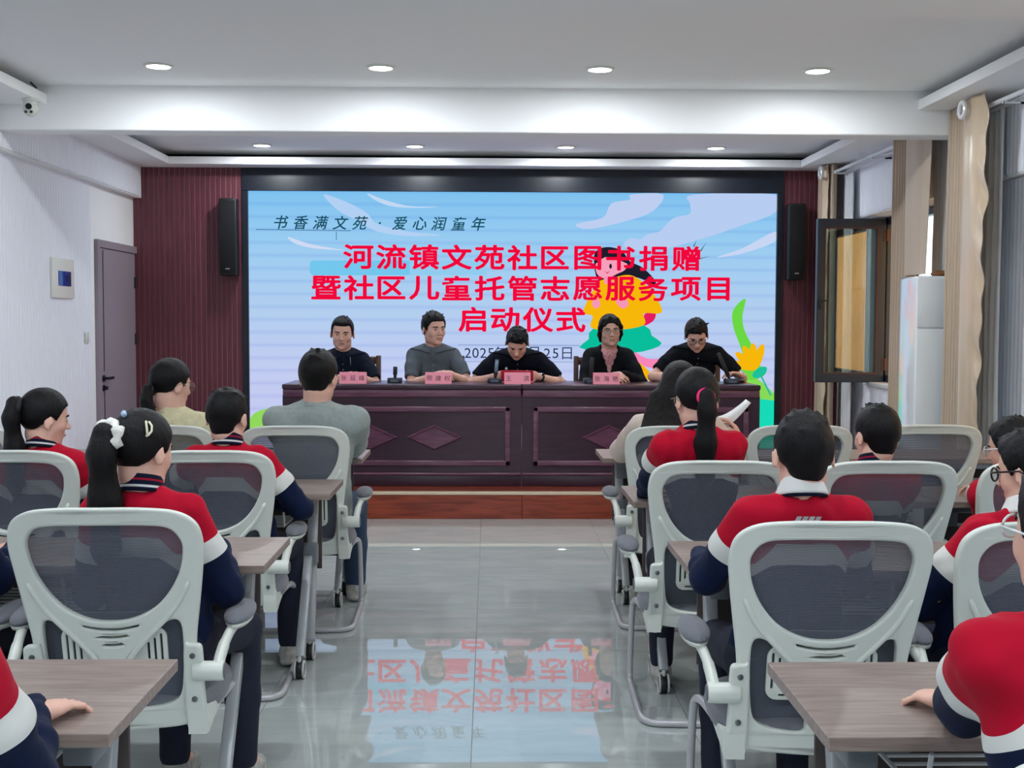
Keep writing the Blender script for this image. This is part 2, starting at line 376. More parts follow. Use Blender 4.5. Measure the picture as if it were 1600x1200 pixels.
# door
g_door = mat('grey_door_paint', (146, 136, 146), .5)
d = MB().box((XL-.004, 9.90, .2), (XL+.03, 9.955, 2.10)).box((XL-.004, 9.955, 2.04), (XL+.03, 10.99, 2.10)); dr = struct('door_1', d, g_door)
MB().box((XL, 9.958, .2), (XL+.018, 10.96, 2.037), .002, 1).build('door_leaf', g_door, dr)
for z0, z1 in ((1.03, 2.02), (.25, .86)): MB().box((XL+.015, 10.05, z0), (XL+.0195, 10.068, z1)).build('groove_inlay', M_black(), dr)
for z in (1.78, 1.28, .55): MB().box((XL+.016, 10.93, z-.05), (XL+.026, 10.96, z+.05)).cyl((XL+.026, 10.945, z-.05), (XL+.026, 10.945, z+.05), .008).build('hinge', M_black(), dr)
h = MB().cyl((XL+.017, 10.03, .97), (XL+.03, 10.03, .97), .027, n=20).cyl((XL+.03, 10.03, .97), (XL+.065, 10.03, .97), .011).box((XL+.055, 10.02, .958), (XL+.072, 10.16, .982), .004).build('door_handle', M_black(), dr)
MB().cyl((XL+.017, 10.03, .89), (XL+.03, 10.03, .89), .025, n=20).box((XL+.03, 10.024, .875), (XL+.055, 10.05, .905), .004).build('lock_knob', M_black(), dr)
# electrical panel + switch
t = empty('breaker_box', (XL+.01, 9.12, 1.76), 'white wall breaker box with a dark blue window beside the door', 'electrical box')
MB().box((0, -.235, -.15), (.018, .225, .145), .006).build('cover', mat('box_white', (226, 226, 218), .4), t)
MB().box((.012, -.125, -.06), (.022, .14, .05), .002).build('window_flap', mat('blue_acrylic', (28, 62, 150), .12, coat=.5), t)
MB().box((.02, .03, -.03), (.025, .085, .02)).build('breaker_switch', mat('navy_switch', (14, 26, 66), .3), t)
t = empty('light_switch', (XL+.01, 9.65, 1.31), 'small white rocker light switch on the fluted wall', 'switch')
MB().box((0, -.043, -.043), (.009, .043, .043), .004).build('plate', M_plast(), t); MB().box((.008, -.024, -.024), (.012, .024, .024), .003).build('rocker', M_plast(), t)
# ------------------------------------------------------------------ LED screen
SX0, SX1, SZ0, SZ1 = -2.165, 2.585, .30, 2.606
SY = YB-.0005
scr = empty('led_screen', ((SX0+SX1)/2, SY, SZ0), 'large LED wall screen with red Chinese title on pale blue', 'screen')
def onscr(x, y, d=0): p = PY(x, y, SY-d); return Vector((p.x-scr.location.x, -d, p.z-scr.location.z))
fr = MB(); bx = lambda a, b, c, e: fr.box((a-scr.location.x, -.03, c-SZ0), (b-scr.location.x, .01, e-SZ0), .003, 1)
bx(SX0-.055, SX1+.055, SZ1, ZS-.005); bx(SX0-.055, SX1+.055, .2, SZ0); bx(SX0-.055, SX0, SZ0, SZ1); bx(SX1, SX1+.055, SZ0, SZ1)  # deep dark band along the top stands in for shade of the screen recess
fr.build('bezel', mat('screen_bezel', (12, 22, 36), .35), scr)
sm = bpy.data.materials.new('screen_picture'); sm.use_nodes = True
def _screen(m):
    nt = m.node_tree; N = nt.nodes; L = nt.links; N.remove(N['Principled BSDF']); e = N.new('ShaderNodeEmission')
    tc = N.new('ShaderNodeTexCoord'); sp = N.new('ShaderNodeSeparateXYZ'); L.new(tc.outputs['Object'], sp.inputs[0])
    mr = N.new('ShaderNodeMapRange'); mr.inputs[1].default_value = 0; mr.inputs[2].default_value = SZ1-SZ0; L.new(sp.outputs[2], mr.inputs[0])
    rp = N.new('ShaderNodeValToRGB'); E = rp.color_ramp.elements
    E[0].position = .0; E[0].color = lin((206, 208, 248)); E[1].position = 1; E[1].color = lin((132, 202, 248))
    for p, c in ((.3, (202, 212, 250)), (.55, (184, 214, 248)), (.8, (160, 212, 250))): q = E.new(p); q.color = lin(c)
    L.new(mr.outputs[0], rp.inputs[0])
    # the scan bands of the LED rows
    a = N.new('ShaderNodeMath'); a.operation = 'MULTIPLY'; a.inputs[1].default_value = 1/.115; L.new(sp.outputs[2], a.inputs[0])
    f = N.new('ShaderNodeMath'); f.operation = 'FRACT'; L.new(a.outputs[0], f.inputs[0])
    cr = N.new('ShaderNodeValToRGB'); E = cr.color_ramp.elements; E[0].color = (.80, .83, .95, 1); E[1].color = (.90, .92, 1, 1); E[0].position = 0; E[1].position = 1
    for p, c in ((.12, (.86, .89, .98, 1)), (.3, (1, 1, 1, 1)), (.8, (1, 1, 1, 1))): q = E.new(p); q.color = c
    L.new(f.outputs[0], cr.inputs[0])
    mx = N.new('ShaderNodeMix'); mx.data_type = 'RGBA'; mx.blend_type = 'MULTIPLY'; mx.inputs[0].default_value = .8
    L.new(rp.outputs[0], mx.inputs[6]); L.new(cr.outputs[0], mx.inputs[7]); L.new(mx.outputs[2], e.inputs[0]); e.inputs[1].default_value = SCREEN_E
    L.new(e.outputs[0], N['Material Output'].inputs[0])
_screen(sm)
from_data('display_panel', [(SX0-scr.location.x, 0, 0), (SX1-scr.location.x, 0, 0), (SX1-scr.location.x, 0, SZ1-SZ0), (SX0-scr.location.x, 0, SZ1-SZ0)], [(0, 1, 2, 3)], sm, scr)
_layer = [0]
def art(name, pts, col, smooth=4, closed=True, s=SCREEN_E):
    """a flat printed shape of the picture shown on the screen (pixel outline of the artwork, on the screen plane)"""
    _layer[0] += 1; d = .0006*_layer[0]+.0006
    pp = spline_pts([(x, y, 0) for x, y in pts], smooth) if smooth else [Vector((x, y, 0)) for x, y in pts]
    c = bpy.data.curves.new('a', 'CURVE'); c.dimensions = '2D'; c.fill_mode = 'BOTH'
    spn = c.splines.new('POLY'); spn.points.add(len(pp)-1); spn.use_cyclic_u = True
    for q, p in zip(spn.points, pp): q.co = (p.x, p.y, 0, 1)
    o = bpy.data.objects.new('a', c); COL.objects.link(o); me = bpy.data.meshes.new_from_object(o.evaluated_get(bpy.context.evaluated_depsgraph_get()))
    bpy.data.objects.remove(o); bpy.data.curves.remove(c)
    for v in me.vertices: v.co = onscr(v.co.x, v.co.y, d)
    me.materials.append(emis('screen_'+name+'_%d_%d_%d' % tuple(col), col, s)); me.name = name
    return link(bpy.data.objects.new(name, me), scr)
def ellp(cx, cy, rx, ry, n=16, a0=0): return [(cx+rx*math.cos(2*math.pi*k/n)*math.cos(a0)-ry*math.sin(2*math.pi*k/n)*math.sin(a0), cy+rx*math.cos(2*math.pi*k/n)*math.sin(a0)+ry*math.sin(2*math.pi*k/n)*math.cos(a0)) for k in range(n)]
CL = (196, 214, 250)
art('cloud_graphic', [(986, 304), (984, 312), (955, 318), (942, 340), (900, 350), (920, 358), (980, 345), (1020, 330), (1036, 304)], CL)
art('cloud_graphic', [(1084, 304), (1078, 318), (1078, 334), (1054, 340), (1040, 352), (1030, 362), (1012, 366), (1000, 374), (985, 372), (975, 385), (1020, 392), (1100, 372), (1160, 352), (1211, 332), (1211, 304)], (190, 212, 250))
art('streak_graphic', [(1120, 402), (1160, 388), (1210, 362), (1210, 378), (1160, 396)], (206, 222, 252))
art('streak_graphic', [(574, 302), (600, 312), (640, 322), (685, 323), (650, 325), (610, 322), (585, 312)], (200, 224, 252))
art('streak_graphic', [(505, 304), (540, 315), (572, 332), (590, 350), (640, 362), (690, 367), (640, 369), (590, 362), (560, 345), (530, 330)], (184, 216, 252))
art('streak_graphic', [(450, 370), (480, 380), (520, 388), (540, 391), (490, 388), (460, 380)], (214, 226, 252))
art('bar_graphic', [(488, 407), (640, 407), (640, 430), (488, 430), (484, 426), (484, 411)], (120, 206, 246), 0)
art('bar_graphic', [(640, 407), (760, 407), (760, 430), (640, 430)], (150, 212, 248), 0)
art('line_graphic', [(400, 358), (548, 360), (548, 361), (400, 359)], (60, 110, 140), 0)
art('line_graphic', [(525, 362), (526, 362), (526, 375), (525, 375)], (60, 110, 140), 0)
# hills, leaf, flower
art('hill_graphic', [(389, 660), (395, 648), (408, 641), (425, 640), (425, 670), (389, 670)], (150, 224, 96))
art('hill_graphic', [(1150, 612), (1165, 594), (1182, 592), (1198, 604), (1212, 622), (1212, 668), (1150, 668)], (140, 226, 90))
art('hill_graphic', [(1140, 626), (1175, 622), (1211, 626), (1211, 720), (1140, 720)], (24, 226, 190), 0)
art('leaf_graphic', [(1165, 467), (1150, 478), (1144, 492), (1147, 515), (1158, 545), (1162, 565), (1150, 590), (1185, 592), (1188, 570), (1178, 545), (1164, 518), (1160, 495)], (110, 224, 70))
for a in (-78, -52, -28, -6, 18):
    ca, sa = math.sin(math.radians(a)), -math.cos(math.radians(a))
    art('petal_graphic', ellp(1180+ca*18, 575+sa*18, 21, 6.5, 12, math.atan2(sa, ca)), (255, 190, 10))
art('flower_graphic', [(1176, 584), (1186, 574), (1198, 574), (1196, 584), (1188, 590), (1178, 590)], (30, 200, 160))
art('stem_graphic', [(1188, 588), (1191, 588), (1206, 618), (1203, 618)], (40, 190, 170), 0)
# the child in the illustration
art('hair_graphic', [(928, 405), (934, 390), (952, 386), (972, 392), (984, 408), (1004, 418), (1022, 436), (1026, 450), (1012, 440), (985, 432), (965, 442), (935, 438)], (32, 30, 44))
art('leg_graphic', [(985, 545), (1010, 560), (1050, 562), (1060, 580), (1020, 576), (985, 562)], (255, 140, 190))
art('leg_graphic', [(990, 562), (1008, 574), (1028, 596), (1020, 598), (998, 582)], (255, 185, 10))
art('skirt_graphic', [(928, 512), (920, 530), (905, 543), (935, 549), (985, 552), (1020, 545), (1034, 536), (1018, 524), (1006, 508)], (10, 196, 160), 2)
art('book_graphic', [(1008, 490), (1024, 488), (1022, 500), (1010, 508), (1004, 506)], (236, 30, 100))
art('jumper_graphic', [(934, 440), (926, 455), (914, 478), (913, 490), (926, 494), (924, 512), (960, 516), (1006, 508), (1006, 490), (1030, 490), (1034, 482), (1022, 460), (1004, 440), (985, 430), (965, 432)], (255, 190, 10))
art('face_graphic', [(931, 412), (932, 426), (940, 434), (952, 434), (964, 428), (976, 422), (980, 412), (968, 402), (950, 400), (936, 402)], (255, 166, 196))
art('neck_graphic', [(943, 432), (956, 432), (958, 442), (945, 444)], (255, 156, 190), 0)
art('fringe_graphic', [(930, 412), (932, 396), (950, 389), (974, 396), (982, 412), (962, 404), (945, 402)], (32, 30, 44))
art('hand_graphic', [(926, 470), (934, 466), (938, 476), (932, 482), (926, 478)], (255, 156, 190))
art('hand_graphic', [(962, 470), (976, 466), (982, 476), (972, 482)], (255, 156, 190))
art('eye_graphic', ellp(954, 416, 2.2, 4, 10), (30, 25, 40), 1)
art('mouth_graphic', [(944, 423), (949, 426), (954, 422), (949, 428)], (230, 30, 60), 1)
for q in ((1083, 385, 1089, 374), (1094, 392, 1104, 378), (1092, 404, 1110, 400)):
    art('twig_graphic', [(q[0], q[1]), (q[2], q[3]), (q[0]+1.5, q[1]+1)], (40, 90, 80), 0)
art('date_frame_graphic', [(716, 538.5), (906, 539.5), (906, 540.2), (716, 539.2)], (110, 140, 180), 0)
art('date_frame_graphic', [(716, 564.5), (906, 565.5), (906, 566.2), (716, 565.2)], (110, 140, 180), 0)
def glyphs(chars, name, col, h_px, sx=1, off=0, shear=0, s=SCREEN_E):
    sc = SY/F_PX; mm = emis('screen_'+name, col, s); d = .0006*_layer[0]+.004
    for ch, x, y in chars:
        me = text_mesh(ch, h_px*sc, 0, sx, shear=shear)
        if off:   # heavier stroke: the glyph's outline widened by shifted copies joined into one mesh
            bm = bmesh.new()
            for k in range(9):
                q = me.copy(); a = k*math.pi/4; w = 0 if k == 8 else off*h_px*sc
                q.transform(Matrix.Translation((w*math.cos(a)*1.15, -.00005*k, w*math.sin(a)))); bm.from_mesh(q); bpy.data.meshes.remove(q)
            bm.to_mesh(me); bm.free()
        me.transform(Matrix.Translation(onscr(x, y, d))); me.materials.append(mm); me.name = name
        link(bpy.data.objects.new(name, me), scr)
RED = (250, 8, 62)
glyphs([(c, 560+51.2*i, 401+.3*i) for i, c in enumerate('河流镇文苑社区图书捐赠')], 'title_character', RED, 40, 1.2, .027)
glyphs([(c, 509.5+51.1*i, 449.3+.2*i) for i, c in enumerate('暨社区儿童托管志愿服务项目')], 'title_character', RED, 40, 1.2, .027)
glyphs([(c, 738+51.3*i, 499+.2*i) for i, c in enumerate('启动仪式')], 'title_character', RED, 40, 1.2, .027)
glyphs([(c, 439.6+30.8*i, 347.3+.25*i) for i, c in enumerate('书香满文苑·爱心润童年')], 'heading_character', (24, 82, 104), 22.5, 1, .012, .25)
glyphs([('2', 731, 551.5), ('0', 743, 551.5), ('2', 755, 551.5), ('5', 767, 551.5), ('年', 783, 551.5), ('月', 833, 551.5), ('2', 855, 552), ('5', 868, 552), ('日', 886, 552)], 'date_character', (38, 52, 92), 22, 1.05)
# speakers
sp = empty('wall_speaker', (PY(361.5, 373, YB).x, YB-.02, 1.845), 'slim black column speaker on the maroon slats, left of screen', 'speaker', 'column speakers beside the screen')
MB().box((-.075, -.14, 0), (.075, 0, .68), .008).build('cabinet', M_black(), sp)
MB().box((-.066, -.146, .02), (.066, -.138, .66), .003).build('grille', mat('speaker_cloth', (12, 14, 18), .9, bump=(900, .6)), sp)
MB().box((-.018, -.149, .055), (.018, -.145, .063)).build('badge', mat('silver', (200, 200, 200), .3, .8), sp)
dup(sp, (PY(1238.5, 377, YB).x, YB-.02, 1.825), 0, 'slim black column speaker on the maroon slats, right of screen')
# ------------------------------------------------------------------ window, sash, curtains
alu = mat('dark_aluminium', (52, 62, 74), .35, .3)
alu_r = mat('brown_gasket', (80, 52, 48), .5)
for n_, (a, b) in enumerate(wins):
    mb = MB(); X0, X1 = XR+.11, XR+.18
    for lo, hi in (((a, WZ0), (b, WZ0+.06)), ((a, WZ1-.06), (b, WZ1)), ((a, WZ0), (a+.06, WZ1)), ((b-.06, WZ0), (b, WZ1)), (((a+b)/2+.28, WZ0), ((a+b)/2+.34, WZ1))):
        mb.box((X0, lo[0], lo[1]), (X1, hi[0], hi[1]), .003, 1)
    w = struct('window_%d' % (n_+1), mb, alu)
    yo = (a+b)/2+.28 if n_ == 1 else b-.06
    MB().box((X0+.03, a+.06, WZ0+.06), (X0+.036, yo, WZ1-.06)).build('pane', glass('window_glass', (240, 245, 245), 0, 0), w)
    MB().box((XR-.035, a-.03, WZ0-.03), (XR+.12, b+.03, WZ0+.003), .006).build('sill', mat('white_stone', (222, 224, 224), .3), w)
sash = empty('casement_window', (XR+.09, 10.0, WZ0), 'open dark grey window sash swung into the room', 'window')
sw_, sh_ = .565, 1.345
lp = [rrect(-sw_, 0, 0, sh_, .004, 1), rrect(-sw_+.062, .072, -.062, sh_-.072, .004, 1)]
mesh_to('sash_frame', plate(lp, .06, .006), alu, sash)
lp = [rrect(-sw_+.058, .068, -.058, sh_-.068, .004, 1), rrect(-sw_+.07, .08, -.07, sh_-.08, .004, 1)]
mesh_to('gasket', plate(lp, .064, .001), alu_r, sash)
MB().box((-sw_+.06, -.004, .07), (-.06, .004, sh_-.07)).build('pane', glass('sash_glass', (225, 236, 230), 0, .25), sash)
for z in (.10, 1.16): MB().cyl((.006, -.035, z), (.006, -.035, z+.1), .011).box((-.02, -.036, z), (.03, -.028, z+.1)).build('hinge', alu_r, sash)
MB().box((-sw_+.018, -.055, .60), (-sw_+.034, -.03, .70), .004).box((-sw_+.02, -.06, .665), (-sw_+.09, -.05, .68), .003).build('handle', M_black(), sash)
rodm = mat('white_rod', (232, 236, 240), .25, .2)
for y0, y1, lab in ((7.9, 11.0-.12, 'double white curtain rod over the far window'), (4.6, 7.50, 'double white curtain rod over the near window')):
    t = empty('curtain_rod', (2.95, y1, 2.735), lab, 'curtain rod', 'curtain rods')
    for dx, r_, nm in ((0, .014, 'outer_pole'), (.085, .011, 'inner_pole')):
        MB().cyl((dx, 0, 0), (dx, y0-y1, 0), r_).build(nm, rodm, t)
    for y in (-.5, (y0-y1)*.5, y0-y1+.35):
        MB().box((-.01, y-.008, -.025), (.155, y+.008, -.014)).box((-.012, y-.008, -.025), (-.004, y+.008, .0)).box((.09, y-.008, -.025), (.155, y+.008, .05)).build('bracket', rodm, t)
    MB().ball((0, .012, 0), .022).build('finial', rodm, t)
gold = mat('gold_satin', (196, 172, 142), .28, 0, bump=(9, .35, (1, 1, .35)), spec=.9, sheen=.3)
gold_m = mat('beige_drape', (188, 168, 146), .6, bump=(120, .12, (1, 1, .05)), sheen=.3)
sheer = mat('white_sheer', (214, 218, 220), .8)
def curtain(name, lab, X, ytop, ybot, z0, z1, folds, amp, m, group, seed, face=.0, cat='curtain', edge=None):
    rnd = random.Random(seed); ph = [rnd.uniform(-.5, .5) for _ in range(60)]
    t = empty(name, (X, (ytop[0]+ytop[1])/2, z0), lab, cat, group); yc = t.location.y
    def fn(u, v):
        ua = u if u < 1-face else 1.0
        a, b = ytop[0]+(ybot[0]-ytop[0])*(1-v)**1.0*1.0, ytop[1]+(ybot[1]-ytop[1])*(1-v)
        w = (min(u, 1-face))/(1-face)*folds
        k = min(int(w), folds-1); fr_ = w-k
        x = amp*(.6+.5*abs(ph[k]))*math.sin(2*math.pi*(w+.06*math.sin(5*v+3*ph[k])))
        if face and u > 1-face:   # last broad fold turned to the room
            q = (u-(1-face))/face
            x = -amp*1.2*math.sin(math.pi*q*.5)+.012*math.sin(14*v+6*q)+.01*math.sin(31*v+2)*q
        yy = b+(a-b)*u+.006*math.sin(9*v+w)
        return Vector((x, yy-yc, v*(z1-z0)))
    o = MB().grid(fn, folds*10+16, 26).build('drape', m, t, smooth=True, solid=.004)
    return t
GR = 'gold satin drapes on the window side'
cA = curtain('window_curtain', 'gold drape in the far corner beside the slatted wall', 2.95, (10.44, 10.90), (10.44, 10.92), .22, 2.80, 9, .034, gold_m, GR, 1)
cB = curtain('window_curtain', 'gold drape beside the white cabinet, near end of far window', 2.95, (8.42, 8.88), (8.46, 8.90), .03, 2.80, 8, .036, gold_m, GR, 2)
cC = curtain('window_curtain', 'nearest gold satin drape with shiny turned edge', 2.95, (7.42, 7.82), (7.44, 7.84), .03, 2.80, 8, .036, gold_m, GR, 3)
def satin(t, y0, y1, yb, z0, z1, crinkle):
    """the broad last fold, its hem edge crinkled"""
    yc = t.location.y
    def fn(u, v):
        e = max(0, (u-.55)/.45); yy = y0+((y1+(yb-y1)*(1-v))-y0)*u
        x = -.045-.03*math.sin(math.pi*min(u*1.3, 1)*.9)+crinkle*(.010*math.sin(38*v+4*u)*e+.008*math.sin(71*v+9*u)*e+.006*math.sin(23*v+2)*e)-.006*math.sin(9*u+2*v)
        return Vector((x, yy-yc+crinkle*.010*math.sin(45*v)*e*e, z0+(z1-z0)*v-t.location.z))
    MB().grid(fn, 36, 150).build('satin_facing', gold if crinkle else gold_m, t, smooth=True, solid=.003)
satin(cC, 7.47, 7.12, 7.16, .03, 2.80, 1); satin(cB, 8.50, 8.0, 8.06, 1.775, 2.80, 0); satin(cA, 10.66, 10.46, 10.46, .22, 2.80, .4)
for t, y, z in ((cA, 10.50, 2.735), (cC, 7.36, 2.735)):
    pts = [(-.105, y-t.location.y+.045*math.cos(a*math.pi/10), z-t.location.z+.045*math.sin(a*math.pi/10)) for a in range(20)]
    MB().tube(pts, .014, cyc=True).build('grommet', rodm, t)
SG = 'white sheer curtains behind the drapes'
curtain('sheer_curtain', 'white sheer strip behind the far corner drape', 3.045, (10.20, 10.46), (10.20, 10.46), .22, 2.72, 4, .02, sheer, SG, 11)
curtain('sheer_curtain', 'white sheer strip behind the drape next to the cabinet', 3.06, (7.9, 8.40), (7.9, 8.40), 1.785, 2.72, 8, .02, sheer, SG, 12)
curtain('sheer_curtain', 'white sheer strip behind the nearest satin drape', 3.045, (7.22, 7.56), (7.22, 7.56), .05, 2.72, 4, .02, sheer, SG, 13)
t = empty('tassel_cord', (3.02, 6.72, 1.0), 'thin brown tassel cord hanging on the right wall', 'cord')
MB().tube([(0, 0, .35), (.005, 0, .2), (0, .0, .1)], .007).tube([(0, .01, .35), (.0, .03, .2), (0, .012, .1)], .007).build('rope', mat('brown_rope', (150, 104, 78), .8), t)
MB().ball((0, .005, .17), .013).build('bead', M_plast(), t)
MB().tube([(0, .005, .12), (0, .005, .07), (0, .005, -.08)], [.006, .013, .016]).build('tassel', mat('brown_rope', (150, 104, 78), .8), t)
# tall white cabinet (floor-standing air conditioner)
t = empty('standing_air_conditioner', (2.965, 8.15, 0), 'tall glossy white floor-standing unit between the drapes', 'air conditioner')
glw = mat('glossy_white', (232, 236, 238), .06, coat=1)
MB().box((-.155, -.17, .05), (.155, .17, 1.76), .02, 3).build('body', glw, t); MB().box((-.15, -.165, 0), (.15, .165, .052)).build('plinth', M_black(), t)
MB().box((-.15, -.176, 1.42), (.15, -.168, 1.74), .004).build('upper_panel', glw, t); MB().box((-.15, -.176, .1), (.15, -.168, 1.405), .004).build('lower_panel', glw, t)
o = MB().ball((0, 0, .012), (.07, .04, .02)).box((-.04, -.02, .02), (.05, .02, .034), .005).build('brown_ornament', mat('brown_lacquer', (130, 84, 44), .4)); o.location = (2.99, 8.04, 1.762)
setp(o, 'small brown item lying on top of the tall white unit', 'ornament')
# outside: sunlit house opposite the windows
t = empty('building', (6.2, 0.0, -.05), 'orange rendered house front reflected in the open sash', 'building')
MB().box((0, -16, 0), (.3, 14, 7)).build('wall', mat('orange_render', (232, 172, 96), .9, var=.15, varscale=1), t)
for k in range(8):
    y = -12.9+k*3.3
    MB().box((-.04, y, 1.2), (.02, y+1.3, 2.7)).build('window', mat('bluish_glass', (120, 140, 150), .1), t)
    MB().box((-.06, y-.1, 1.1), (.0, y+1.4, 1.2)).build('sill', M_white(), t)
o = MB().box((3.4, -16, -.2), (6.4, 14, -.1)).build('ground_outside', mat('paving', (150, 146, 140), .9)); o['kind'] = 'structure'
# ------------------------------------------------------------------ mesh-back sled chair
def back_y(x, z):
    t = (z-.37)/.615
    return -.185-.05*t-.115*max(t, 0)**1.6+.55*x*x
ZK = lambda z: .985-(.985-z)*1.11
def mirror(half): return half+[(-x, z) for x, z in half[::-1] if abs(x) > 1e-6]
def cr(pts, n=5): return [(v.x, v.y) for v in spline_pts([(a, b, 0) for a, b in pts], n)]
def make_chair():
    t = empty('office_chair', (0, 0, 0), 'x', 'chair', 'white mesh-back office chairs')
    outer = [(0, .985), (.10, .984), (.185, .974), (.232, .945), (.246, .895), (.240, .83), (.226, .74), (.213, .66), (.207, .58), (.203, .50), (.198, .445), (.17, .432), (.08, .427), (0, .425)]
    Dh = [(0, .943), (.10, .942), (.165, .934), (.193, .905), (.196, .872), (.184, .825), (.155, .776), (.112, .735), (.055, .710), (0, .704)]
    low = [(.163, .705), (.178, .690), (.180, .64), (.176, .57), (.166, .512), (.135, .490), (.08, .483), (.043, .485), (.036, .51), (.034, .58), (.040, .612), (.085, .652), (.130, .692)]
    outer, Dh, low = [[(x, ZK(z)) for x, z in q] for q in (outer, Dh, low)]
    loops = [cr(mirror(outer)), cr(mirror(Dh)), cr(low, 4), cr([(-x, z) for x, z in low[::-1]], 4)]
    for zc, hw, sag in ((.660, .073, .010), (.636, .054, .008), (.612, .036, .006)):
        up = [(hw*(k/6*2-1), zc-sag+sag*(k/6*2-1)**2+.003) for k in range(7)]; dn = [(x*.97, z-.0065) for x, z in up[::-1]]
        loops.append(up+dn)
    me = plate(loops, .03, .007, 2)
    bm = bmesh.new(); bm.from_mesh(me)
    bmesh.ops.subdivide_edges(bm, edges=[e for e in bm.edges if e.calc_length() > .05], cuts=3, use_grid_fill=False)
    bm.to_mesh(me); bm.free()
    for v in me.vertices: v.co.y += back_y(v.co.x, v.co.z)
    mesh_to('back_frame', me, M_plast(), t, 50)
    # raised outer rib that crosses into the lumbar braces
    rib = MB()
    for s in (1, -1):
        pts = [(s*x, back_y(x, ZK(z))-.014, ZK(z)) for x, z in ((.205, .80), (.17, .74), (.12, .688), (.075, .645), (.04, .60), (.036, .55))]
        rib.tube(spline_pts(pts, 4, False), [.004]+[.008]*18+[.007]*2, 8)
    rib.build('brace_rib', M_plast(), t, smooth=True)
    def panel(half, dy):
        hs = [(v.x, ZK(v.y)) for v in spline_pts([(a, b, 0) for a, b in half], 6, False)]
        zs = [z for _, z in hs]; zmax, zmin = max(zs), min(zs)
        xs = lambda z: max([0]+[x1+(x2-x1)*(z-z1)/(z2-z1) for (x1, z1), (x2, z2) in zip(hs[:-1], hs[1:]) if abs(z2-z1) > 1e-9 and min(z1, z2) <= z <= max(z1, z2)])
        def fn(u, v):
            z = zmin+.0005+(zmax-zmin-.001)*v; w = xs(z)+.008; x = (u*2-1)*w
            return Vector((x, back_y(x, z)+dy, z))
        return MB().grid(fn, 10, 24)
    panel([(0, .951), (.10, .950), (.17, .942), (.202, .91), (.205, .872), (.192, .82), (.16, .77), (.115, .728), (.055, .702), (0, .696)], .012).build('back_mesh', mesh_fabric('upper_mesh', (92, 96, 108), .42, .0042), t, smooth=True)
    MB().grid(lambda u, v: Vector(((u*2-1)*(.19-.012*(1-v)), back_y((u*2-1)*.18, .385+.305*v)+.026+.012*math.sin(math.pi*v), .385+.305*v)), 10, 12).build('lumbar_mesh', mat('lumbar_fabric', (84, 90, 102), .85, bump=(260, .4, (1, 1, 3))), t, smooth=True, solid=.006)
    # lumbar support plate with nested slots
    lp = [rrect(-.137, .545, .137, .690, .028)]
    for s in (1, -1):
        for k in range(3):
            x = s*(.122-.017*k); lp.append(rrect(min(x-.003, x+.003), .575+.012*k, max(x-.003, x+.003), .672-.012*k, .0028, 2))
        for k in range(2):
            z = .558+.014*k; lp.append(rrect(*sorted((s*.045, s*(.105-.018*k)))[:1], z-.003, sorted((s*.045, s*(.105-.018*k)))[1], z+.003, .0028, 2))
            z = .679-.014*k; lp.append(rrect(*sorted((s*.055, s*(.10-.018*k)))[:1], z-.003, sorted((s*.055, s*(.10-.018*k)))[1], z+.003, .0028, 2))
    lp = [[(x, z-.04) for x, z in q] for q in lp]
    me = plate(lp, .01, .002, 1)
    for v in me.vertices: v.co.y += back_y(v.co.x*.6, v.co.z)+.014
    mesh_to('lumbar_plate', me, M_plast(), t)
    # side brackets with bolts, armrests
    for s in (1, -1):
        out = [(.184, .600), (.200, .607), (.226, .603), (.231, .575), (.230, .50), (.233, .43), (.238, .375), (.226, .352), (.195, .350), (.182, .375), (.180, .46)]
        me = plate([cr([(s*x, z) for x, z in (out if s > 0 else out[::-1])], 4)], .03, .007, 2)
        for v in me.vertices: v.co.y += back_y(.2, max(v.co.z, .40))-.022+.2*max(0, .42-v.co.z)
        br = mesh_to('side_bracket', me, M_plast(), t, 50)
        # carrier arm that runs forward under the seat
        yz = [(-.205, .44), (-.15, .41), (-.08, .405), (.03, .40), (.03, .378), (-.10, .365), (-.17, .350), (-.205, .355)]
        MB().prism(yz, lambda p, d: Vector((s*d, p[0], p[1])), .188, .236).build('carrier_arm', M_plast(), br)
        for z in (.575, .452):
            y = back_y(.2, z)-.038
            MB().cyl((s*.207, y+.004, z), (s*.207, y-.003, z), .0078, n=14, bev=.001).cyl((s*.207, y-.003, z), (s*.207, y-.0038, z), .004, n=6).build('bolt', mat('bolt_steel', (120, 124, 126), .3, .8), br)
        ar = MB().cyl((s*.205, back_y(.2, .53)-.03, .53), (s*.286, back_y(.2, .53)-.03, .53), .026, n=24, bev=.004)
        hy = back_y(.2, .53)-.03
        ar.tube(spline_pts([(s*.268, hy, .535), (s*.272, hy+.05, .572), (s*.280, hy+.11, .602), (s*.290, hy+.17, .618)], 4, False), [.019]*6+[.016]*7, 12, flat=((1, 0, 0), .8))
        ar = ar.ball((s*.291, hy+.225, .620), (.036, .12, .020)).build('armrest', M_plast(), t)
        MB().ball((s*.291, hy+.23, .633), (.041, .128, .026), u=20, v=12).build('arm_pad', M_greyfab(), ar)
        MB().cyl((s*.285, hy, .53), (s*.2895, hy, .53), .021, n=20, bev=.002).build('hinge_cap', mat('grey_cap', (96, 100, 106), .4), ar)
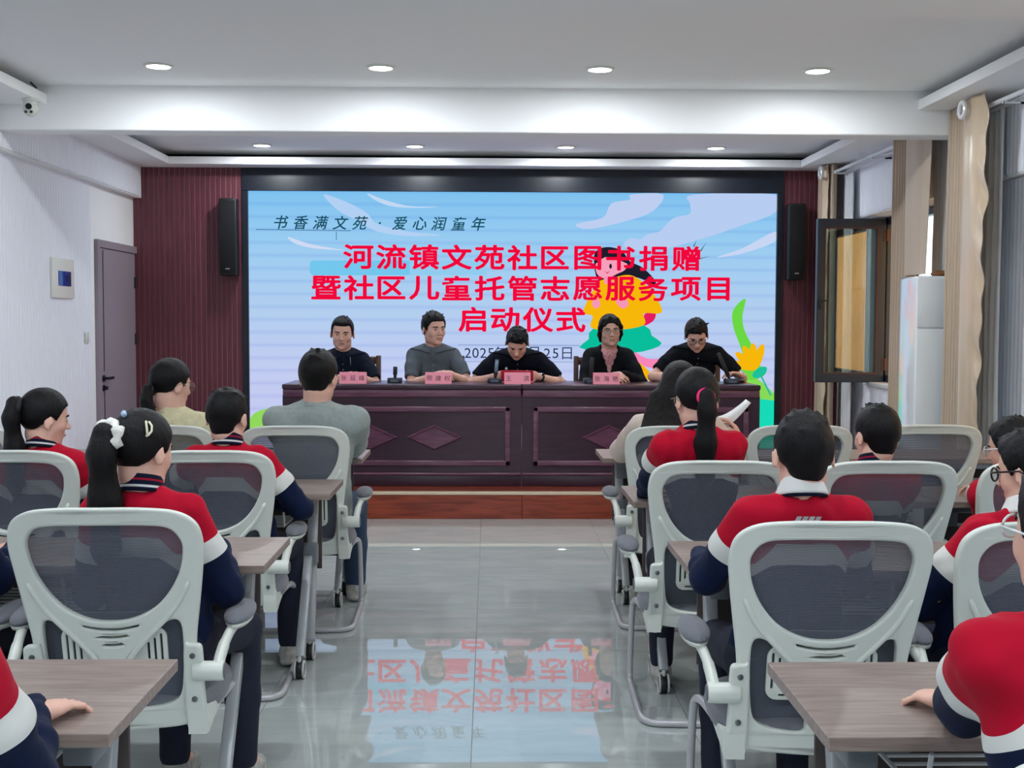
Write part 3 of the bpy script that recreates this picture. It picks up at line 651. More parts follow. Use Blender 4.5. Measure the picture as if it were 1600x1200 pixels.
    # seat cushion
    def seat(u, v):
        a = u*2*math.pi; r = abs(math.cos(a))**2.8+abs(math.sin(a))**2.8; r = r**(-1/2.8)
        prof = [(0, .458), (.5, .460), (.85, .452), (.97, .436), (1, .41), (.97, .385), (.85, .372), (0, .37)]; k = v*(len(prof)-1); i = min(int(k), len(prof)-2); f = k-i
        q = prof[i][0]+(prof[i+1][0]-prof[i][0])*f; z = prof[i][1]+(prof[i+1][1]-prof[i][1])*f
        x, y = .25*q*r*math.cos(a), .245*q*r*math.sin(a)
        return Vector((x, y+.045, z-.03*max(0, (y-.12)/.12)**2*(1 if z > .4 else .3)))
    MB().grid(seat, 40, 28, True).build('seat', M_greyfab(), t, smooth=True)
    # sled base: one bent steel tube on each side meeting in the rear cross tube
    L = [(.19, -.12, .362), (.21, .02, .362), (.226, .22, .360), (.238, .30, .352), (.245, .335, .315), (.248, .35, .20), (.25, .362, .07), (.25, .355, .03), (.25, .31, .014), (.248, .05, .013), (.243, -.10, .013), (.22, -.15, .013), (.17, -.165, .013), (0, -.17, .013)]
    L = spline_pts(L, 4, False); P = L+[Vector((-p.x, p.y, p.z)) for p in L[::-1][1:]]
    MB().tube(P, .0125, 10).build('sled_base', M_steel(), t, smooth=True)
    for y in (-.11, .18): MB().box((-.205, y-.02, .355), (.205, y+.02, .373), .003).build('seat_rail', mat('dark_rail', (52, 54, 58), .5), t)
    return t
chair0 = make_chair(); _cu = [False]
def chair(X, Yback, label, rz=0):
    loc = (X, Yback+.35, 0)
    if not _cu[0]:
        _cu[0] = True; chair0.location = loc; chair0.rotation_euler = (0, 0, math.radians(rz)); chair0['label'] = label; return chair0
    return dup(chair0, loc, math.radians(rz), label)
chair(-.995, 3.05, 'white mesh chair of the girl with the white scrunchie', 2)
chair(-1.64, 3.05, 'white mesh chair at the left edge, only its armrest showing')
chair(-1.05, 4.40, 'white mesh chair of the boy in front of the grey-sweatered man', 3)
chair(-1.755, 4.40, 'white mesh chair of the ponytailed girl near the left wall')
chair(-.89, 5.43, 'white mesh chair of the man in the grey sweatshirt', 2)
chair(-1.49, 5.45, 'white mesh chair of the woman in the cream cardigan')
chair(-2.37, 5.40, 'empty white mesh chair at far left, by the wall')
chair(.84, 2.85, 'white mesh chair of the boy with the slanted-bar emblem', -2)
chair(1.385, 2.85, 'white mesh chair of the boy with black-rimmed glasses')
chair(.805, 4.10, 'white mesh chair of the girl with the pink hair tie', -2)
chair(1.375, 4.10, 'white mesh chair of the boy seated under the open window')
chair(1.95, 4.12, 'white mesh chair of the boy with clear glasses')
chair(.875, 5.46, 'white mesh chair of the long-haired woman in beige', -2)
chair(1.435, 5.52, 'empty white mesh chair in the front row, nearer the aisle')
chair(2.05, 5.55, 'empty white mesh chair in the front row, nearer the drapes')
chair(-1.0, 1.36, 'white mesh chair of the child at the bottom left corner')
chair(.82, 1.30, 'white mesh chair of the child at the bottom right corner')
# ------------------------------------------------------------------ folding training desks
taupe = wood('taupe_laminate', (128, 112, 106), (152, 136, 128), 6, (1.2, 14, 14), .38)
dkbr = mat('dark_modesty_panel', (66, 56, 54), .55)
legm = mat('silver_grey_leg', (176, 180, 184), .35, .3); legd = mat('dark_leg_joint', (110, 116, 122), .45)
def make_desk(L=1.2, D=.46):
    """origin at floor, aisle-side front corner region: x 0..L, y 0(near camera)..D"""
    t = empty('training_desk', (0, 0, 0), 'x', 'desk', 'folding training desks')
    MB().box((0, 0, .725), (L, D, .75), .0015, 1).build('desktop', taupe, t)
    MB().box((.09, D-.05, .36), (L-.09, D-.036, .67), .002).build('modesty_panel', dkbr, t)
    MB().box((.13, D*.5-.02, .672), (L-.13, D*.5+.02, .70), .004).build('cross_rail', legm, t)
    sh = MB()
    for k in range(7): sh.tube([(.2, .10+.045*k, .60), (L-.2, .10+.045*k, .60)], .004, 6)
    for x in (.2, L/2, L-.2): sh.tube([(x, .06, .70), (x, .09, .605), (x, .38, .60), (x, .40, .70)], .005, 6)
    sh.build('wire_shelf', mat('white_wire', (214, 216, 216), .4), t)
    for x in (.12, L-.12):
        lg = MB().box((x-.021, -.02, .0), (x+.021, .02, .64), .006, M=Matrix.Translation((0, D*.52, .085)) @ Matrix.Rotation(math.radians(-13), 4, 'X')).build('leg', legm, t)
        MB().box((x-.045, .06, .70), (x+.045, D-.06, .726), .004).box((x-.03, D*.42, .62), (x+.03, D*.62, .70), .006).build('top_bracket', legd, lg)
        MB().box((x-.018, -.018, 0), (x+.018, .018, .44), .005, M=Matrix.Translation((0, -.03, .085)) @ Matrix.Rotation(math.radians(-34), 4, 'X')).build('rear_strut', legm, lg)
        MB().box((x-.034, .21, .41), (x+.034, .29, .50), .008).build('leg_joint', legd, lg)
        for y in (-.035, D*.53):
            c = MB().cyl((x-.012, y, .036), (x+.012, y, .036), .0355, n=20, bev=.003)
            c = c.build('caster', M_black(), lg)
            MB().cyl((x-.015, y, .036), (x-.0115, y, .036), .010, n=20).cyl((x+.0115, y, .036), (x+.015, y, .036), .010, n=20).box((x-.006, y-.012, .036), (x+.006, y+.012, .092), .003).build('wheel_rim', mat('light_rim', (196, 196, 192), .4), c)
            pts = [(x-.017, y+.034*math.cos(a), .037+.034*math.sin(a)) for a in np.linspace(-math.pi, math.pi*.94, 20)]
            MB().tube(pts, .0045, 6, cyc=True).tube([(p[0]+.034, p[1], p[2]) for p in pts], .0045, 6, cyc=True).build('wheel_hood', mat('light_rim', (196, 196, 192), .4), c)
    return t
desk0 = make_desk(); _du = [False]
def desk(x, y, lab):
    if not _du[0]: _du[0] = True; desk0.location = (x, y, 0); desk0['label'] = lab; return desk0
    return dup(desk0, (x, y, 0), 0, lab)
LX = -.65-1.2
desk(LX, 2.06, 'taupe desk at bottom left, nearest the camera')
desk(LX, 3.49, 'taupe desk in front of the scrunchie girl')
desk(LX, 4.93, 'taupe desk with the small boy\'s hand on it')
desk(LX, 6.17, 'taupe desk in front of the man in grey')
desk(LX-1.21, 4.93, 'taupe desk by the left wall, before the ponytailed girl')
desk(LX-1.21, 6.17, 'taupe desk by the left wall, frontmost row')
desk(.58, 2.03, 'taupe desk at bottom right, nearest the camera')
desk(.575, 3.42, 'taupe desk in front of the boy with the emblem')
desk(.565, 4.73, 'taupe desk in front of the pink-hair-tie girl')
desk(.585, 6.22, 'taupe desk with the open booklet, before the woman in beige')
desk(.565+1.21, 4.73, 'taupe desk on the window side, before the boy in clear glasses')
desk(.585+1.21, 6.22, 'taupe desk on the window side, frontmost row')
# ------------------------------------------------------------------ conference tables on the stage
ctw = wood('dark_maroon_veneer', (44, 20, 36), (57, 28, 47), 4, (1, 8, 8), .32, .25)
cth = wood('maroon_moulding', (84, 46, 68), (104, 62, 84), 4, (1, 8, 8), .25, .4)
TZ = .2
def conf_table(x0, x1, lab):
    t = empty('conference_table', ((x0+x1)/2, 9.19, TZ), lab, 'table', 'maroon conference tables'); w = (x1-x0)/2-.0015
    MB().box((-w, -.03, .735), (w, .60, .772), .008, 3).build('tabletop', ctw, t)
    MB().box((-w+.003, -.016, .675), (w-.003, .57, .737), .01, 3).build('apron_moulding', cth, t)
    MB().box((-w, 0, .08), (w, .03, .69)).build('front_panel', ctw, t)
    for s in (-1, 1): MB().box((s*(w-.03)-.02, .02, 0), (s*(w-.03)+.02, .56, .69)).build('side_panel', ctw, t)
    MB().box((-w, -.02, .0), (w, .03, .082), .004).build('plinth', ctw, t)
    MB().box((-w, -.034, .082), (w, .0, .105), .008, 3).build('base_moulding', cth, t)
    a, z0, z1 = w-.105, .175, .585
    mo = MB()
    for p, q in (((-a, z0), (a, z0)), ((a, z0), (a, z1)), ((a, z1), (-a, z1)), ((-a, z1), (-a, z0))):
        mo.box((min(p[0], q[0])-.022, -.018, min(p[1], q[1])-.022), (max(p[0], q[0])+.022, .002, max(p[1], q[1])+.022), .009, 3)
    mo.build('panel_moulding', cth, t)
    for cx in (-.243, .243):
        hw, hh = .215, .098; v = []; cz = .37
        for k, yv in ((1.0, .001), (.90, -.014), (.87, -.014), (.80, -.003)): v += [(cx+hw*k, yv, cz), (cx, yv, cz+hh*k), (cx-hw*k, yv, cz), (cx, yv, cz-hh*k)]
        fs = [(12, 13, 14, 15)]
        for r in range(3): fs += [(r*4+i, r*4+(i+1) % 4, r*4+4+(i+1) % 4, r*4+4+i) for i in range(4)]
        from_data('diamond', v, fs, cth, t)
conf_table(-1.565, .243, 'dark maroon panelled table on the stage, left half')
conf_table(.243, 2.055, 'dark maroon panelled table on the stage, right half')
TT = TZ+.772
# wooden armchairs behind the table
chw = wood('brown_chair_wood', (74, 50, 38), (100, 70, 52), 6, (3, 3, 1), .4); lea = mat('dark_leather', (34, 30, 34), .4)
def st_chair(x, lab, used=[None]):
    if used[0] is None:
        t = empty('stage_chair', (0, 0, TZ), lab, 'chair', 'wooden chairs behind the stage table')
        MB().box((-.24, -.22, .40), (.24, .22, .47), .02, 3).build('seat', lea, t)
        MB().box((-.19, .2, .55), (.19, .25, .90), .015, 3).build('backrest', lea, t)
        for s in (-1, 1):
            MB().box((s*.225-.02, .19, 0), (s*.225+.02, .25, .955), .006).build('back_post', chw, t)
            MB().box((s*.225-.02, -.22, 0), (s*.225+.02, -.18, .42), .005).build('leg', chw, t)
        MB().box((-.21, .2, .88), (.21, .245, .945), .008).build('top_rail', chw, t)
        used[0] = t
    else: t = dup(used[0], (0, 0, TZ), 0, lab)
    t.location = (x, 10.13, TZ); return t
ST = [(-1.17, 'dark leather wooden chair of the leftmost man'), (-.46, 'dark leather wooden chair of the man in the grey polo'), (.24, 'dark leather wooden chair of the man reading the red folder'), (.96, 'dark leather wooden chair of the woman in the blazer'), (1.72, 'dark leather wooden chair of the man touching the microphone')]
for x, lab in ST: st_chair(x, lab)
# name cards, microphones
pink = mat('pink_card', (242, 150, 170), .6); ink = mat('card_ink', (60, 30, 40), .6)
def card(px0, px1, text, lab):
    a, b = PY(px0, 590, 9.3), PY(px1, 590, 9.3); t = empty('name_card', ((a.x+b.x)/2, 9.3, TT), lab, 'name card', 'pink name cards'); w = (b.x-a.x)/2; h = .088
    from_data('tent', [(-w, -.03, 0), (w, -.03, 0), (w, 0, h), (-w, 0, h), (w, .03, 0), (-w, .03, 0), (-w, -.0285, 0), (w, -.0285, 0), (w, 0, h-.003), (-w, 0, h-.003), (w, .0285, 0), (-w, .0285, 0)],
              [(0, 1, 2, 3), (3, 2, 4, 5), (6, 9, 8, 7), (9, 11, 10, 8), (0, 6, 7, 1), (4, 10, 11, 5)], pink, t)
    n = len(text)
    for i, ch in enumerate(text):
        if ch == ' ': continue
        me = text_mesh(ch, .046, 0, 1.0)
        T = Matrix.Translation(((i-(n-1)/2)*(.068 if n == 3 else .05), -.0165, h*.48)) @ Matrix.Rotation(-math.atan2(.03, h), 4, 'X')
        me.transform(T); me.materials.append(ink); me.name = 'name_character'; link(bpy.data.objects.new('name_character', me), t)
card(530.5, 573, '张延峰', 'pink name card in front of the leftmost seated man')
card(664.5, 705.5, '邢建权', 'pink name card in front of the man in grey polo')
card(788, 829, '王 滨', 'pink name card in front of the man reading')
card(926.5, 968, '张海艳', 'pink name card in front of the woman in the blazer')
def mic(px, tilt, hgt, lab, panel=False):
    p = PY(px, 598, 9.42); t = empty('desk_microphone', (p.x, 9.42, TT), lab, 'microphone', 'conference microphones')
    MB().box((-.055, -.05, 0), (.055, .05, .038), .006).build('base', mat('mic_base', (34, 42, 54), .35), t)
    MB().box((-.03, -.051, .008), (.03, -.049, .026)).build('button_strip', mat('mic_buttons', (84, 100, 116), .3), t)
    st_ = Matrix.Rotation(tilt, 4, 'Y')
    o = MB().cyl((0, 0, .03), (0, 0, .07), .012).box((-.016, -.008, .06), (.016, .008, hgt), .004).build('mic_stem', M_black(), t); o.matrix_local = st_
    if panel: MB().box((-.013, -.0095, .085), (.013, -.0078, hgt-.008), .001).build('metal_mesh', mat('mic_grille', (120, 142, 162), .25, .6), o)
    return t
mic(617, .03, .125, 'short black desk microphone by the man in grey polo')
mic(773, .10, .185, 'desk microphone with silver grille by the reading man', True)
mic(923, .05, .20, 'black desk microphone beside the woman in the blazer')
mic(1143, -.42, .26, 'black gooseneck microphone gripped by the rightmost man')
# booklets
def sheet(name, lab, cat, pts, m, loc, th=.003):
    t = MB(); top = [t.bm.verts.new(Vector(p)) for p in pts]; bot = [t.bm.verts.new(Vector(p)-Vector((0, 0, th))) for p in pts]; n = len(pts)
    t.bm.faces.new(top); t.bm.faces.new(bot[::-1])
    for i in range(n): t.bm.faces.new((top[i], bot[i], bot[(i+1) % n], top[(i+1) % n]))
    o = t.build(name, m); o.location = loc; return setp(o, lab, cat)
sheet('booklet', 'open pale booklet lying on the front right desk', 'booklet', [(-.09, -.09, .004), (.1, -.08, .004), (.11, .1, .004), (-.08, .09, .004)], mat('booklet_paper', (222, 228, 220), .5), (1.32, 6.40, .7505))
# ------------------------------------------------------------------ people: smooth-blended distance fields turned into one continuous mesh
V3 = lambda *a: np.array(a, np.float32)
class Field:
    def __init__(s, lo, hi, vox):
        s.v = vox; s.lo = np.array(lo, np.float32)-3*vox
        n = np.ceil((np.array(hi)-np.array(lo))/vox).astype(int)+7
        s.ax = [s.lo[i]+vox*np.arange(n[i], dtype=np.float32) for i in range(3)]
        s.D = np.full(n, .08, np.float32)
    def _win(s, lo, hi, m):
        sl = []
        for i in range(3):
            a = int(max(0, math.floor((lo[i]-m-s.lo[i])/s.v))); b = int(min(len(s.ax[i]), math.ceil((hi[i]+m-s.lo[i])/s.v)+1))
            if b <= a: return None
            sl.append(slice(a, b))
        return tuple(sl), s.ax[0][sl[0]][:, None, None], s.ax[1][sl[1]][None, :, None], s.ax[2][sl[2]][None, None, :]
    def _op(s, w, d, k, sub=False):
        D = s.D[w]
        if sub:
            h = np.clip(.5-.5*(D+d)/k, 0, 1); s.D[w] = D*(1-h)-d*h+k*h*(1-h)
        else:
            h = np.clip(.5+.5*(D-d)/k, 0, 1); s.D[w] = D*(1-h)+d*h-k*h*(1-h)
    def cone(s, a, b, ra, rb, k=.01, flat=None, sub=False):
        a, b = np.asarray(a, np.float32), np.asarray(b, np.float32); R = max(ra, rb)
        w = s._win(np.minimum(a, b)-R*1.02, np.maximum(a, b)+R*1.02, k+2.5*s.v)
        if w is None: return s
        sl, X, Y, Z = w; ba = b-a; L2 = float(ba@ba)+1e-12
        px, py, pz = X-a[0], Y-a[1], Z-a[2]; t = np.clip((px*ba[0]+py*ba[1]+pz*ba[2])/L2, 0, 1)
        qx, qy, qz = px-t*ba[0], py-t*ba[1], pz-t*ba[2]
        if flat is not None:   # thinner along this direction
            f, c = flat; g = (qx*f[0]+qy*f[1]+qz*f[2])*(1/c-1); qx = qx+g*f[0]; qy = qy+g*f[1]; qz = qz+g*f[2]
        d = np.sqrt(qx*qx+qy*qy+qz*qz)-(ra+(rb-ra)*t)
        if flat is not None: d = d*(.5+.5*flat[1])
        s._op(sl, d, k, sub); return s
    def chain(s, pts, rad, k=.01, flat=None):
        for i in range(len(pts)-1): s.cone(pts[i], pts[i+1], rad[i], rad[i+1], k, flat)
        return s
    def ell(s, c, r, B=None, k=.01, sub=False, cut=None):
        """ellipsoid: centre, radii along columns of B"""
        c = np.asarray(c, np.float32); B = np.eye(3, dtype=np.float32) if B is None else np.asarray(B, np.float32); r = np.asarray(r, np.float32)
        ext = np.sqrt(((B*r[None, :])**2).sum(1)); w = s._win(c-ext, c+ext, k+2.5*s.v)
        if w is None: return s
        sl, X, Y, Z = w; px, py, pz = X-c[0], Y-c[1], Z-c[2]
        q = [px*B[0, i]+py*B[1, i]+pz*B[2, i] for i in range(3)]
        k0 = np.sqrt(sum((q[i]/r[i])**2 for i in range(3))); k1 = np.sqrt(sum((q[i]/r[i]**2)**2 for i in range(3)))+1e-9
        d = k0*(k0-1)/k1
        if cut is not None: d = np.maximum(d, cut(q))
        s._op(sl, d, k, sub); return s
    def warp(s, amp, freq, seed, aniso=(1, 1, 1)):
        """shallow cloth folds"""
        r = np.random.RandomState(seed); X, Y, Z = s.ax[0][:, None, None], s.ax[1][None, :, None], s.ax[2][None, None, :]
        n = 0
        for i in range(4):
            d = r.normal(size=3)*np.array(aniso); d /= np.linalg.norm(d); f = freq*(.7+.6*i/3); p = r.uniform(0, 6.28)
            n = n+np.sin((X*d[0]+Y*d[1]+Z*d[2])*f+p+1.3*np.sin(Z*f*.37+X*f*.23+Y*f*.31+p))/4
        s.D += amp*n; return s
    def mesh(s, name, m, parent, origin, zone=None):
        g = openvdb.FloatGrid(.08); g.copyFromArray(np.ascontiguousarray(s.D)); 
        P, Q = g.convertToQuads(0.0)
        P = np.asarray(P, np.float32)*s.v+s.lo; Q = np.asarray(Q, np.int32)
        # light smoothing
        e = np.concatenate([Q[:, [0, 1]], Q[:, [1, 2]], Q[:, [2, 3]], Q[:, [3, 0]]]); 
        for f in (.45, -.40, .4):
            acc = np.zeros_like(P); cnt = np.zeros(len(P), np.float32)
            for a, b in ((0, 1), (1, 0)):
                for i in range(3): acc[:, i] += np.bincount(e[:, a], P[e[:, b], i], len(P))
                cnt += np.bincount(e[:, a], minlength=len(P))
            P = P+f*(acc/np.maximum(cnt, 1)[:, None]-P)
        n = np.cross(P[Q[:, 1]]-P[Q[:, 0]], P[Q[:, 2]]-P[Q[:, 0]]); c = P[Q].mean(1)
        if (n*(c-P.mean(0))).sum() < 0: Q = Q[:, ::-1]
        me = bpy.data.meshes.new(name); O = np.asarray(origin, np.float32); Pl = P-O
        me.vertices.add(len(P)); me.vertices.foreach_set('co', np.ascontiguousarray(Pl).ravel())
        me.loops.add(Q.size); me.loops.foreach_set('vertex_index', np.ascontiguousarray(Q).ravel())
        me.polygons.add(len(Q)); me.polygons.foreach_set('loop_start', np.arange(0, Q.size, 4, dtype=np.int32)); me.polygons.foreach_set('use_smooth', np.ones(len(Q), bool))
        me.update(calc_edges=True); me.materials.append(m)
        if zone is not None:
            a = me.attributes.new('zone', 'FLOAT', 'POINT'); a.data.foreach_set('value', np.ascontiguousarray(zone(P), dtype=np.float32))
        return link(bpy.data.objects.new(name, me), parent)
nrm = lambda v: np.asarray(v, np.float64)/np.linalg.norm(v)
def ik(a, c, l1, l2, pole):
    a, c = np.asarray(a, float), np.asarray(c, float); d = c-a; L = np.linalg.norm(d); u = d/L
    if L > (l1+l2)*.995: c = a+u*(l1+l2)*.995; d = c-a; L = np.linalg.norm(d)
    x = (l1*l1-l2*l2+L*L)/(2*L); h = math.sqrt(max(0, l1*l1-x*x)); p = np.asarray(pole, float); p = nrm(p-u*(p@u))
    return a+u*x+p*h, c
def basis(yaw, pitch=0, roll=0):
    """columns: right, forward, up; yaw clockwise from +y, pitch down, roll to own right (degrees)"""
    y, p, r = map(math.radians, (yaw, pitch, roll))
    f = np.array([math.sin(y)*math.cos(p), math.cos(y)*math.cos(p), -math.sin(p)]); x = np.array([math.cos(y), -math.sin(y), 0]); z = np.cross(x, f)
    x, z = x*math.cos(r)-z*math.sin(r), z*math.cos(r)+x*math.sin(r)
    return np.stack([x, f, z], 1)
def add_hand(F, wrist, hdir, pn, size, side, curl=.5, spread=.12, thumb=.6, k=.004):
    """palm + five fingers; hdir = pointing direction, pn = direction the palm faces, side +1 right hand"""
    hdir = nrm(hdir); pn = nrm(pn-hdir*(np.dot(pn, hdir))); lat = np.cross(hdir, pn)*(1 if side > 0 else -1)  # towards thumb
    S = size
    pc = wrist+hdir*.048*S
    F.ell(pc, (.040*S, .052*S, .016*S), np.stack([lat, hdir, pn], 1), .008)
    F.cone(wrist-hdir*.02*S, wrist+hdir*.03*S, .024*S, .028*S, .012, (pn, .72))
    L = (.042, .047, .044, .034); off = (.030, .010, -.010, -.028)
    for i in range(4):
        p = wrist+hdir*(.088-.004*abs(i-1.2))*S+lat*off[i]*S; d = nrm(hdir+lat*spread*(1.5-i)*.4); r = .0088*S*(1 if i < 3 else .88)
        seg = (1.0, .68, .52)
        for j in range(3):
            ang = curl*(.55 if j == 0 else .95)
            d = nrm(d*math.cos(ang)+pn*math.sin(ang)); q = p+d*L[i]*seg[j]*S; F.cone(p, q, r, r*.92, k); p, r = q, r*.93
    p = wrist+hdir*.028*S+lat*.030*S; d = nrm(hdir*.75+lat*(.9*thumb+.1)+pn*.35)
    F.cone(wrist+hdir*.02*S+lat*.012*S, p, .016*S, .013*S, .008)
    q = p+d*.038*S; F.cone(p, q, .0125*S, .0105*S, k+.002); d2 = nrm(d+hdir*.5+pn*.25*curl); F.cone(q, q+d2*.03*S, .0105*S, .0085*S, k)

GROUP_A, GROUP_P = 'seated audience', 'speakers seated on the stage'
def person(label, hip, head, face=(0, 0, 0), body=0, hs=.235, sw=.36, adult=True, hands=None, top='uniform', topm=None, legm_=None, hair='short', hairm=None,
           seat_z=.46, floor_z=0, legs=True, vox=.006, glasses=None, shoem=None, sleeve='long', tie=None, group=GROUP_A, pants='trousers', lean=None, collar=None, foot=.0, chest=1.0, spread=1.0, hair_t=.05, tuft=.3, eyes=True, elbow=None):
    hip, head = np.array(hip, float), np.array(head, float)
    root = empty('person', (hip[0], hip[1], floor_z), label, 'person', group); O = np.array([hip[0], hip[1], floor_z])
    Bb, Bh = basis(body), basis(*face); r, f = Bb[:, 0], Bb[:, 1]; up = np.array([0, 0, 1.])
    s = hs/.235
    hl = lambda x, y, z: head+Bh@(np.array([x, y, z])*hs)          # head-local -> world
    nk = hl(0, -.13, -.28)                                          # skull base
    trunk = head-hip; S = hip+trunk*np.array([.80, .80, 0])+up*(head[2]-hs*.5-(.030 if adult else .012)-hip[2])   # middle of the shoulder line
    S = S-f*.02 if lean is None else S+np.array(lean)
    nb = S+up*.015; ch = hip+(S-hip)*.62; wa = hip+(S-hip)*.28
    sj = {sd: S+r*sd*sw/2-up*(.050 if adult else .048)*s for sd in (1, -1)}
    la = .285 if adult else .255; lf = la*(.90 if adult else .86)
    hz = 1.0 if adult else .84
    el, wr = {}, {}; hd = hands or {}
    for sd, key in ((1, 'R'), (-1, 'L')):
        h = hd.get(key) or dict(pos=hip+r*sd*.16+f*.30+up*.12, dir=f-r*sd*.3, pn=-up, curl=.5)
        hd[key] = h; pole = h.get('pole', -up*1.0+r*sd*.55-f*.35)
        el[sd], wr[sd] = ik(sj[sd], h['pos'], la, lf, pole)
        h['w'] = wr[sd]
    # ---- body: one continuous skin surface
    pts = [hip, head, S]+list(sj.values())+list(el.values())+list(wr.values())
    kn, an = {}, {}
    tl = .43 if adult else .36
    for sd in (1, -1):
        hj = hip+r*sd*.085*(sw/.36); kn[sd] = hj+f*tl+r*sd*.05*spread; kn[sd][2] = floor_z+seat_z+.045
        an[sd] = kn[sd]+f*(foot-.02); an[sd][2] = floor_z+.085
    lo = np.min([p for p in pts], 0)-.17*max(s, .8); hi = np.max([p for p in pts], 0)+.17*max(s, .8)
    hi[2] = head[2]+hs*.62
    if legs:
        q = np.array(list(kn.values())+list(an.values())); lo = np.minimum(lo, q.min(0)-.1); hi = np.maximum(hi, q.max(0)+.16); lo[2] = floor_z-.01
    F = Field(lo, hi, vox); H = lambda x, y, z: hl(x, y, z)
    E = lambda c, rr, k=.03, sub=False: F.ell(hl(*c), np.array(rr)*hs, Bh, k*hs, sub)
    wide = 1.0
    E((0, -.03, .13), (.325, .40, .37)); E((0, .085, -.10), (.280, .275, .36), .08); E((0, .12, -.33), (.21, .20, .16), .08); E((0, .265, -.425), (.095, .07, .06), .06)
    for x in (-1, 1):
        E((x*.16, .19, -.10), (.125, .13, .14), .05); E((x*.21, -.0, -.27), (.07, .12, .13), .08)
    F.cone(H(-.15, .325, .085), H(.15, .325, .085), .042*hs, .042*hs, .04*hs)
    for x in (-1, 1): E((x*.135, .40, .012), (.085, .055, .043), .04, True)
    F.cone(H(0, .345, .05), H(0, .435, -.125), .026*hs, .047*hs, .035*hs)
    for x in (-1, 1): E((x*.048, .395, -.135), (.036, .04, .03), .02)
    E((0, .355, -.238), (.098, .03, .02), .025); E((0, .350, -.288), (.082, .033, .024), .025); E((0, .40, -.262), (.11, .03, .0075), .012, True)
    for x in (-1, 1):
        Br = Bh@np.array(Matrix.Rotation(math.radians(-12), 3, 'X'))@np.array(Matrix.Rotation(math.radians(-22*x), 3, 'Z'))
        F.ell(hl(x*.350, -.045, -.045), np.array((.032, .085, .135))*hs, Br, .025*hs); F.ell(hl(x*.392, -.03, -.03), np.array((.022, .042, .075))*hs, Br, .02*hs, True)
    nr = .212*hs if adult else .185*hs
    F.chain([nk, nb+f*.0, S-up*.06], [nr, nr*1.05, nr*1.0], .035*s)
    F.cone(S+r*sw*.36-up*.04, S-r*sw*.36-up*.04, .036*s, .036*s, .04); F.chain([S-up*.06, ch, wa, hip], [.048*s, .055*s, .055*s, .06*s], .03, (f, .8))
    for sd, key in ((1, 'R'), (-1, 'L')):
        h = hd[key]; thick = 1.0 if adult else .82
        F.chain([sj[sd], sj[sd]+(el[sd]-sj[sd])*.5, el[sd]], [.044*thick, .042*thick, .036*thick], .02)
        F.chain([el[sd], el[sd]+(wr[sd]-el[sd])*.3, wr[sd]], [.038*thick, .039*thick, .026*thick], .015)
        add_hand(F, wr[sd], np.array(h['dir'], float), np.array(h['pn'], float), hz*h.get('size', 1), sd, h.get('curl', .5), h.get('spread', .12), h.get('thumb', .6))
    if legs:
        for sd in (1, -1):
            F.chain([hip+r*sd*.08*(sw/.36), kn[sd], an[sd]], [.06*s, .042*s, .032*s], .03); F.cone(an[sd], an[sd]+f*.13*s-up*.045, .03*s, .028*s, .02)
    F.mesh('body', M_skin(), root, O)
    # ---- top garment
    def garment(name, m, grow=0, vox_=None, short=False, zone=None, vneck=None, warp=.0055, torso=True, seed=None):
        lo2 = np.min([hip, S]+list(sj.values())+list(el.values())+list(wr.values()), 0)-.17; hi2 = np.max([hip, S]+list(sj.values())+list(el.values())+list(wr.values()), 0)+.17
        hi2[2] = max(S[2]+.10, max(v[2] for v in el.values())+.08, max(v[2] for v in wr.values())+.06); lo2[2] = min(lo2[2]+.09, hip[2]-.08)
        G = Field(lo2, hi2, vox_ or max(vox, .0065)); t = 1.0 if adult else .84; g = grow
        G.cone(hip+r*.055*chest, hip-r*.055*chest, .122*t*chest+g, .122*t*chest+g, .05, (f, .85))
        G.cone(wa+r*.05*chest, wa-r*.05*chest, .108*t*chest+g, .108*t*chest+g, .07, (f, .88))
        G.cone(ch+r*sw*.18, ch-r*sw*.18, .108*t*chest+g, .108*t*chest+g, .07, (f, .92))
        G.cone(S+r*sw*.36-up*.066, S-r*sw*.36-up*.066, .070*t+g, .070*t+g, .06, (f, 1.0)); G.cone(S+r*sw*.2-up*.03+0*f, S-r*sw*.2-up*.03, .056*t+g, .056*t+g, .05)
        G.cone(nb-up*.03, nb+up*.002, nr+.03+g, nr+.009+g, .04)
        for sd, key in ((1, 'R'), (-1, 'L')):
            a, b, c = sj[sd], el[sd], wr[sd]; u = nrm(b-a)
            if short: G.chain([a, a+(b-a)*.4, a+(b-a)*.70], [.064*t+g, .060*t+g, .059*t+g], .03)
            else:
                G.chain([a, a+(b-a)*.5, b], [.066*t+g, .058*t+g, .054*t+g], .03); v = nrm(c-b)
                G.chain([b, b+(c-b)*.5, c-v*.015], [.053*t+g, .048*t+g, .036*t+g], .02)
                cx = 0 if adult else .028; G.cone(c-v*.03, c+v*(cx-.005), .036*t+g, .034*t+g, .006)
                # sleeve creases at the elbow
                for kk in (() if name in ('blazer', 'blouse') else (-.05, .0, .05)): G.ell(b+(v if kk > 0 else u)*kk+(nrm(v-u)*.055*t if np.linalg.norm(v-u) > .1 else 0), (.05*t, .008, .012), np.stack([np.cross(nrm(u+v+1e-6), nrm(v-u+1e-6)), nrm(u+v+1e-6), nrm(v-u+1e-6)], 1), .015, True)
            if short: G.ell(a+(b-a)*.70+u*.055, (.08, .08, .045), np.stack([np.cross(u, f+1e-3)/np.linalg.norm(np.cross(u, f+1e-3)), np.cross(u, np.cross(u, f+1e-3))/np.linalg.norm(np.cross(u, np.cross(u, f+1e-3))), u], 1), .004, True)
        # neck opening
        G.cone(nb+up*.012-f*.004, nk+(nk-nb)*.4, nr+.005, nr+.012, .008, None, True)
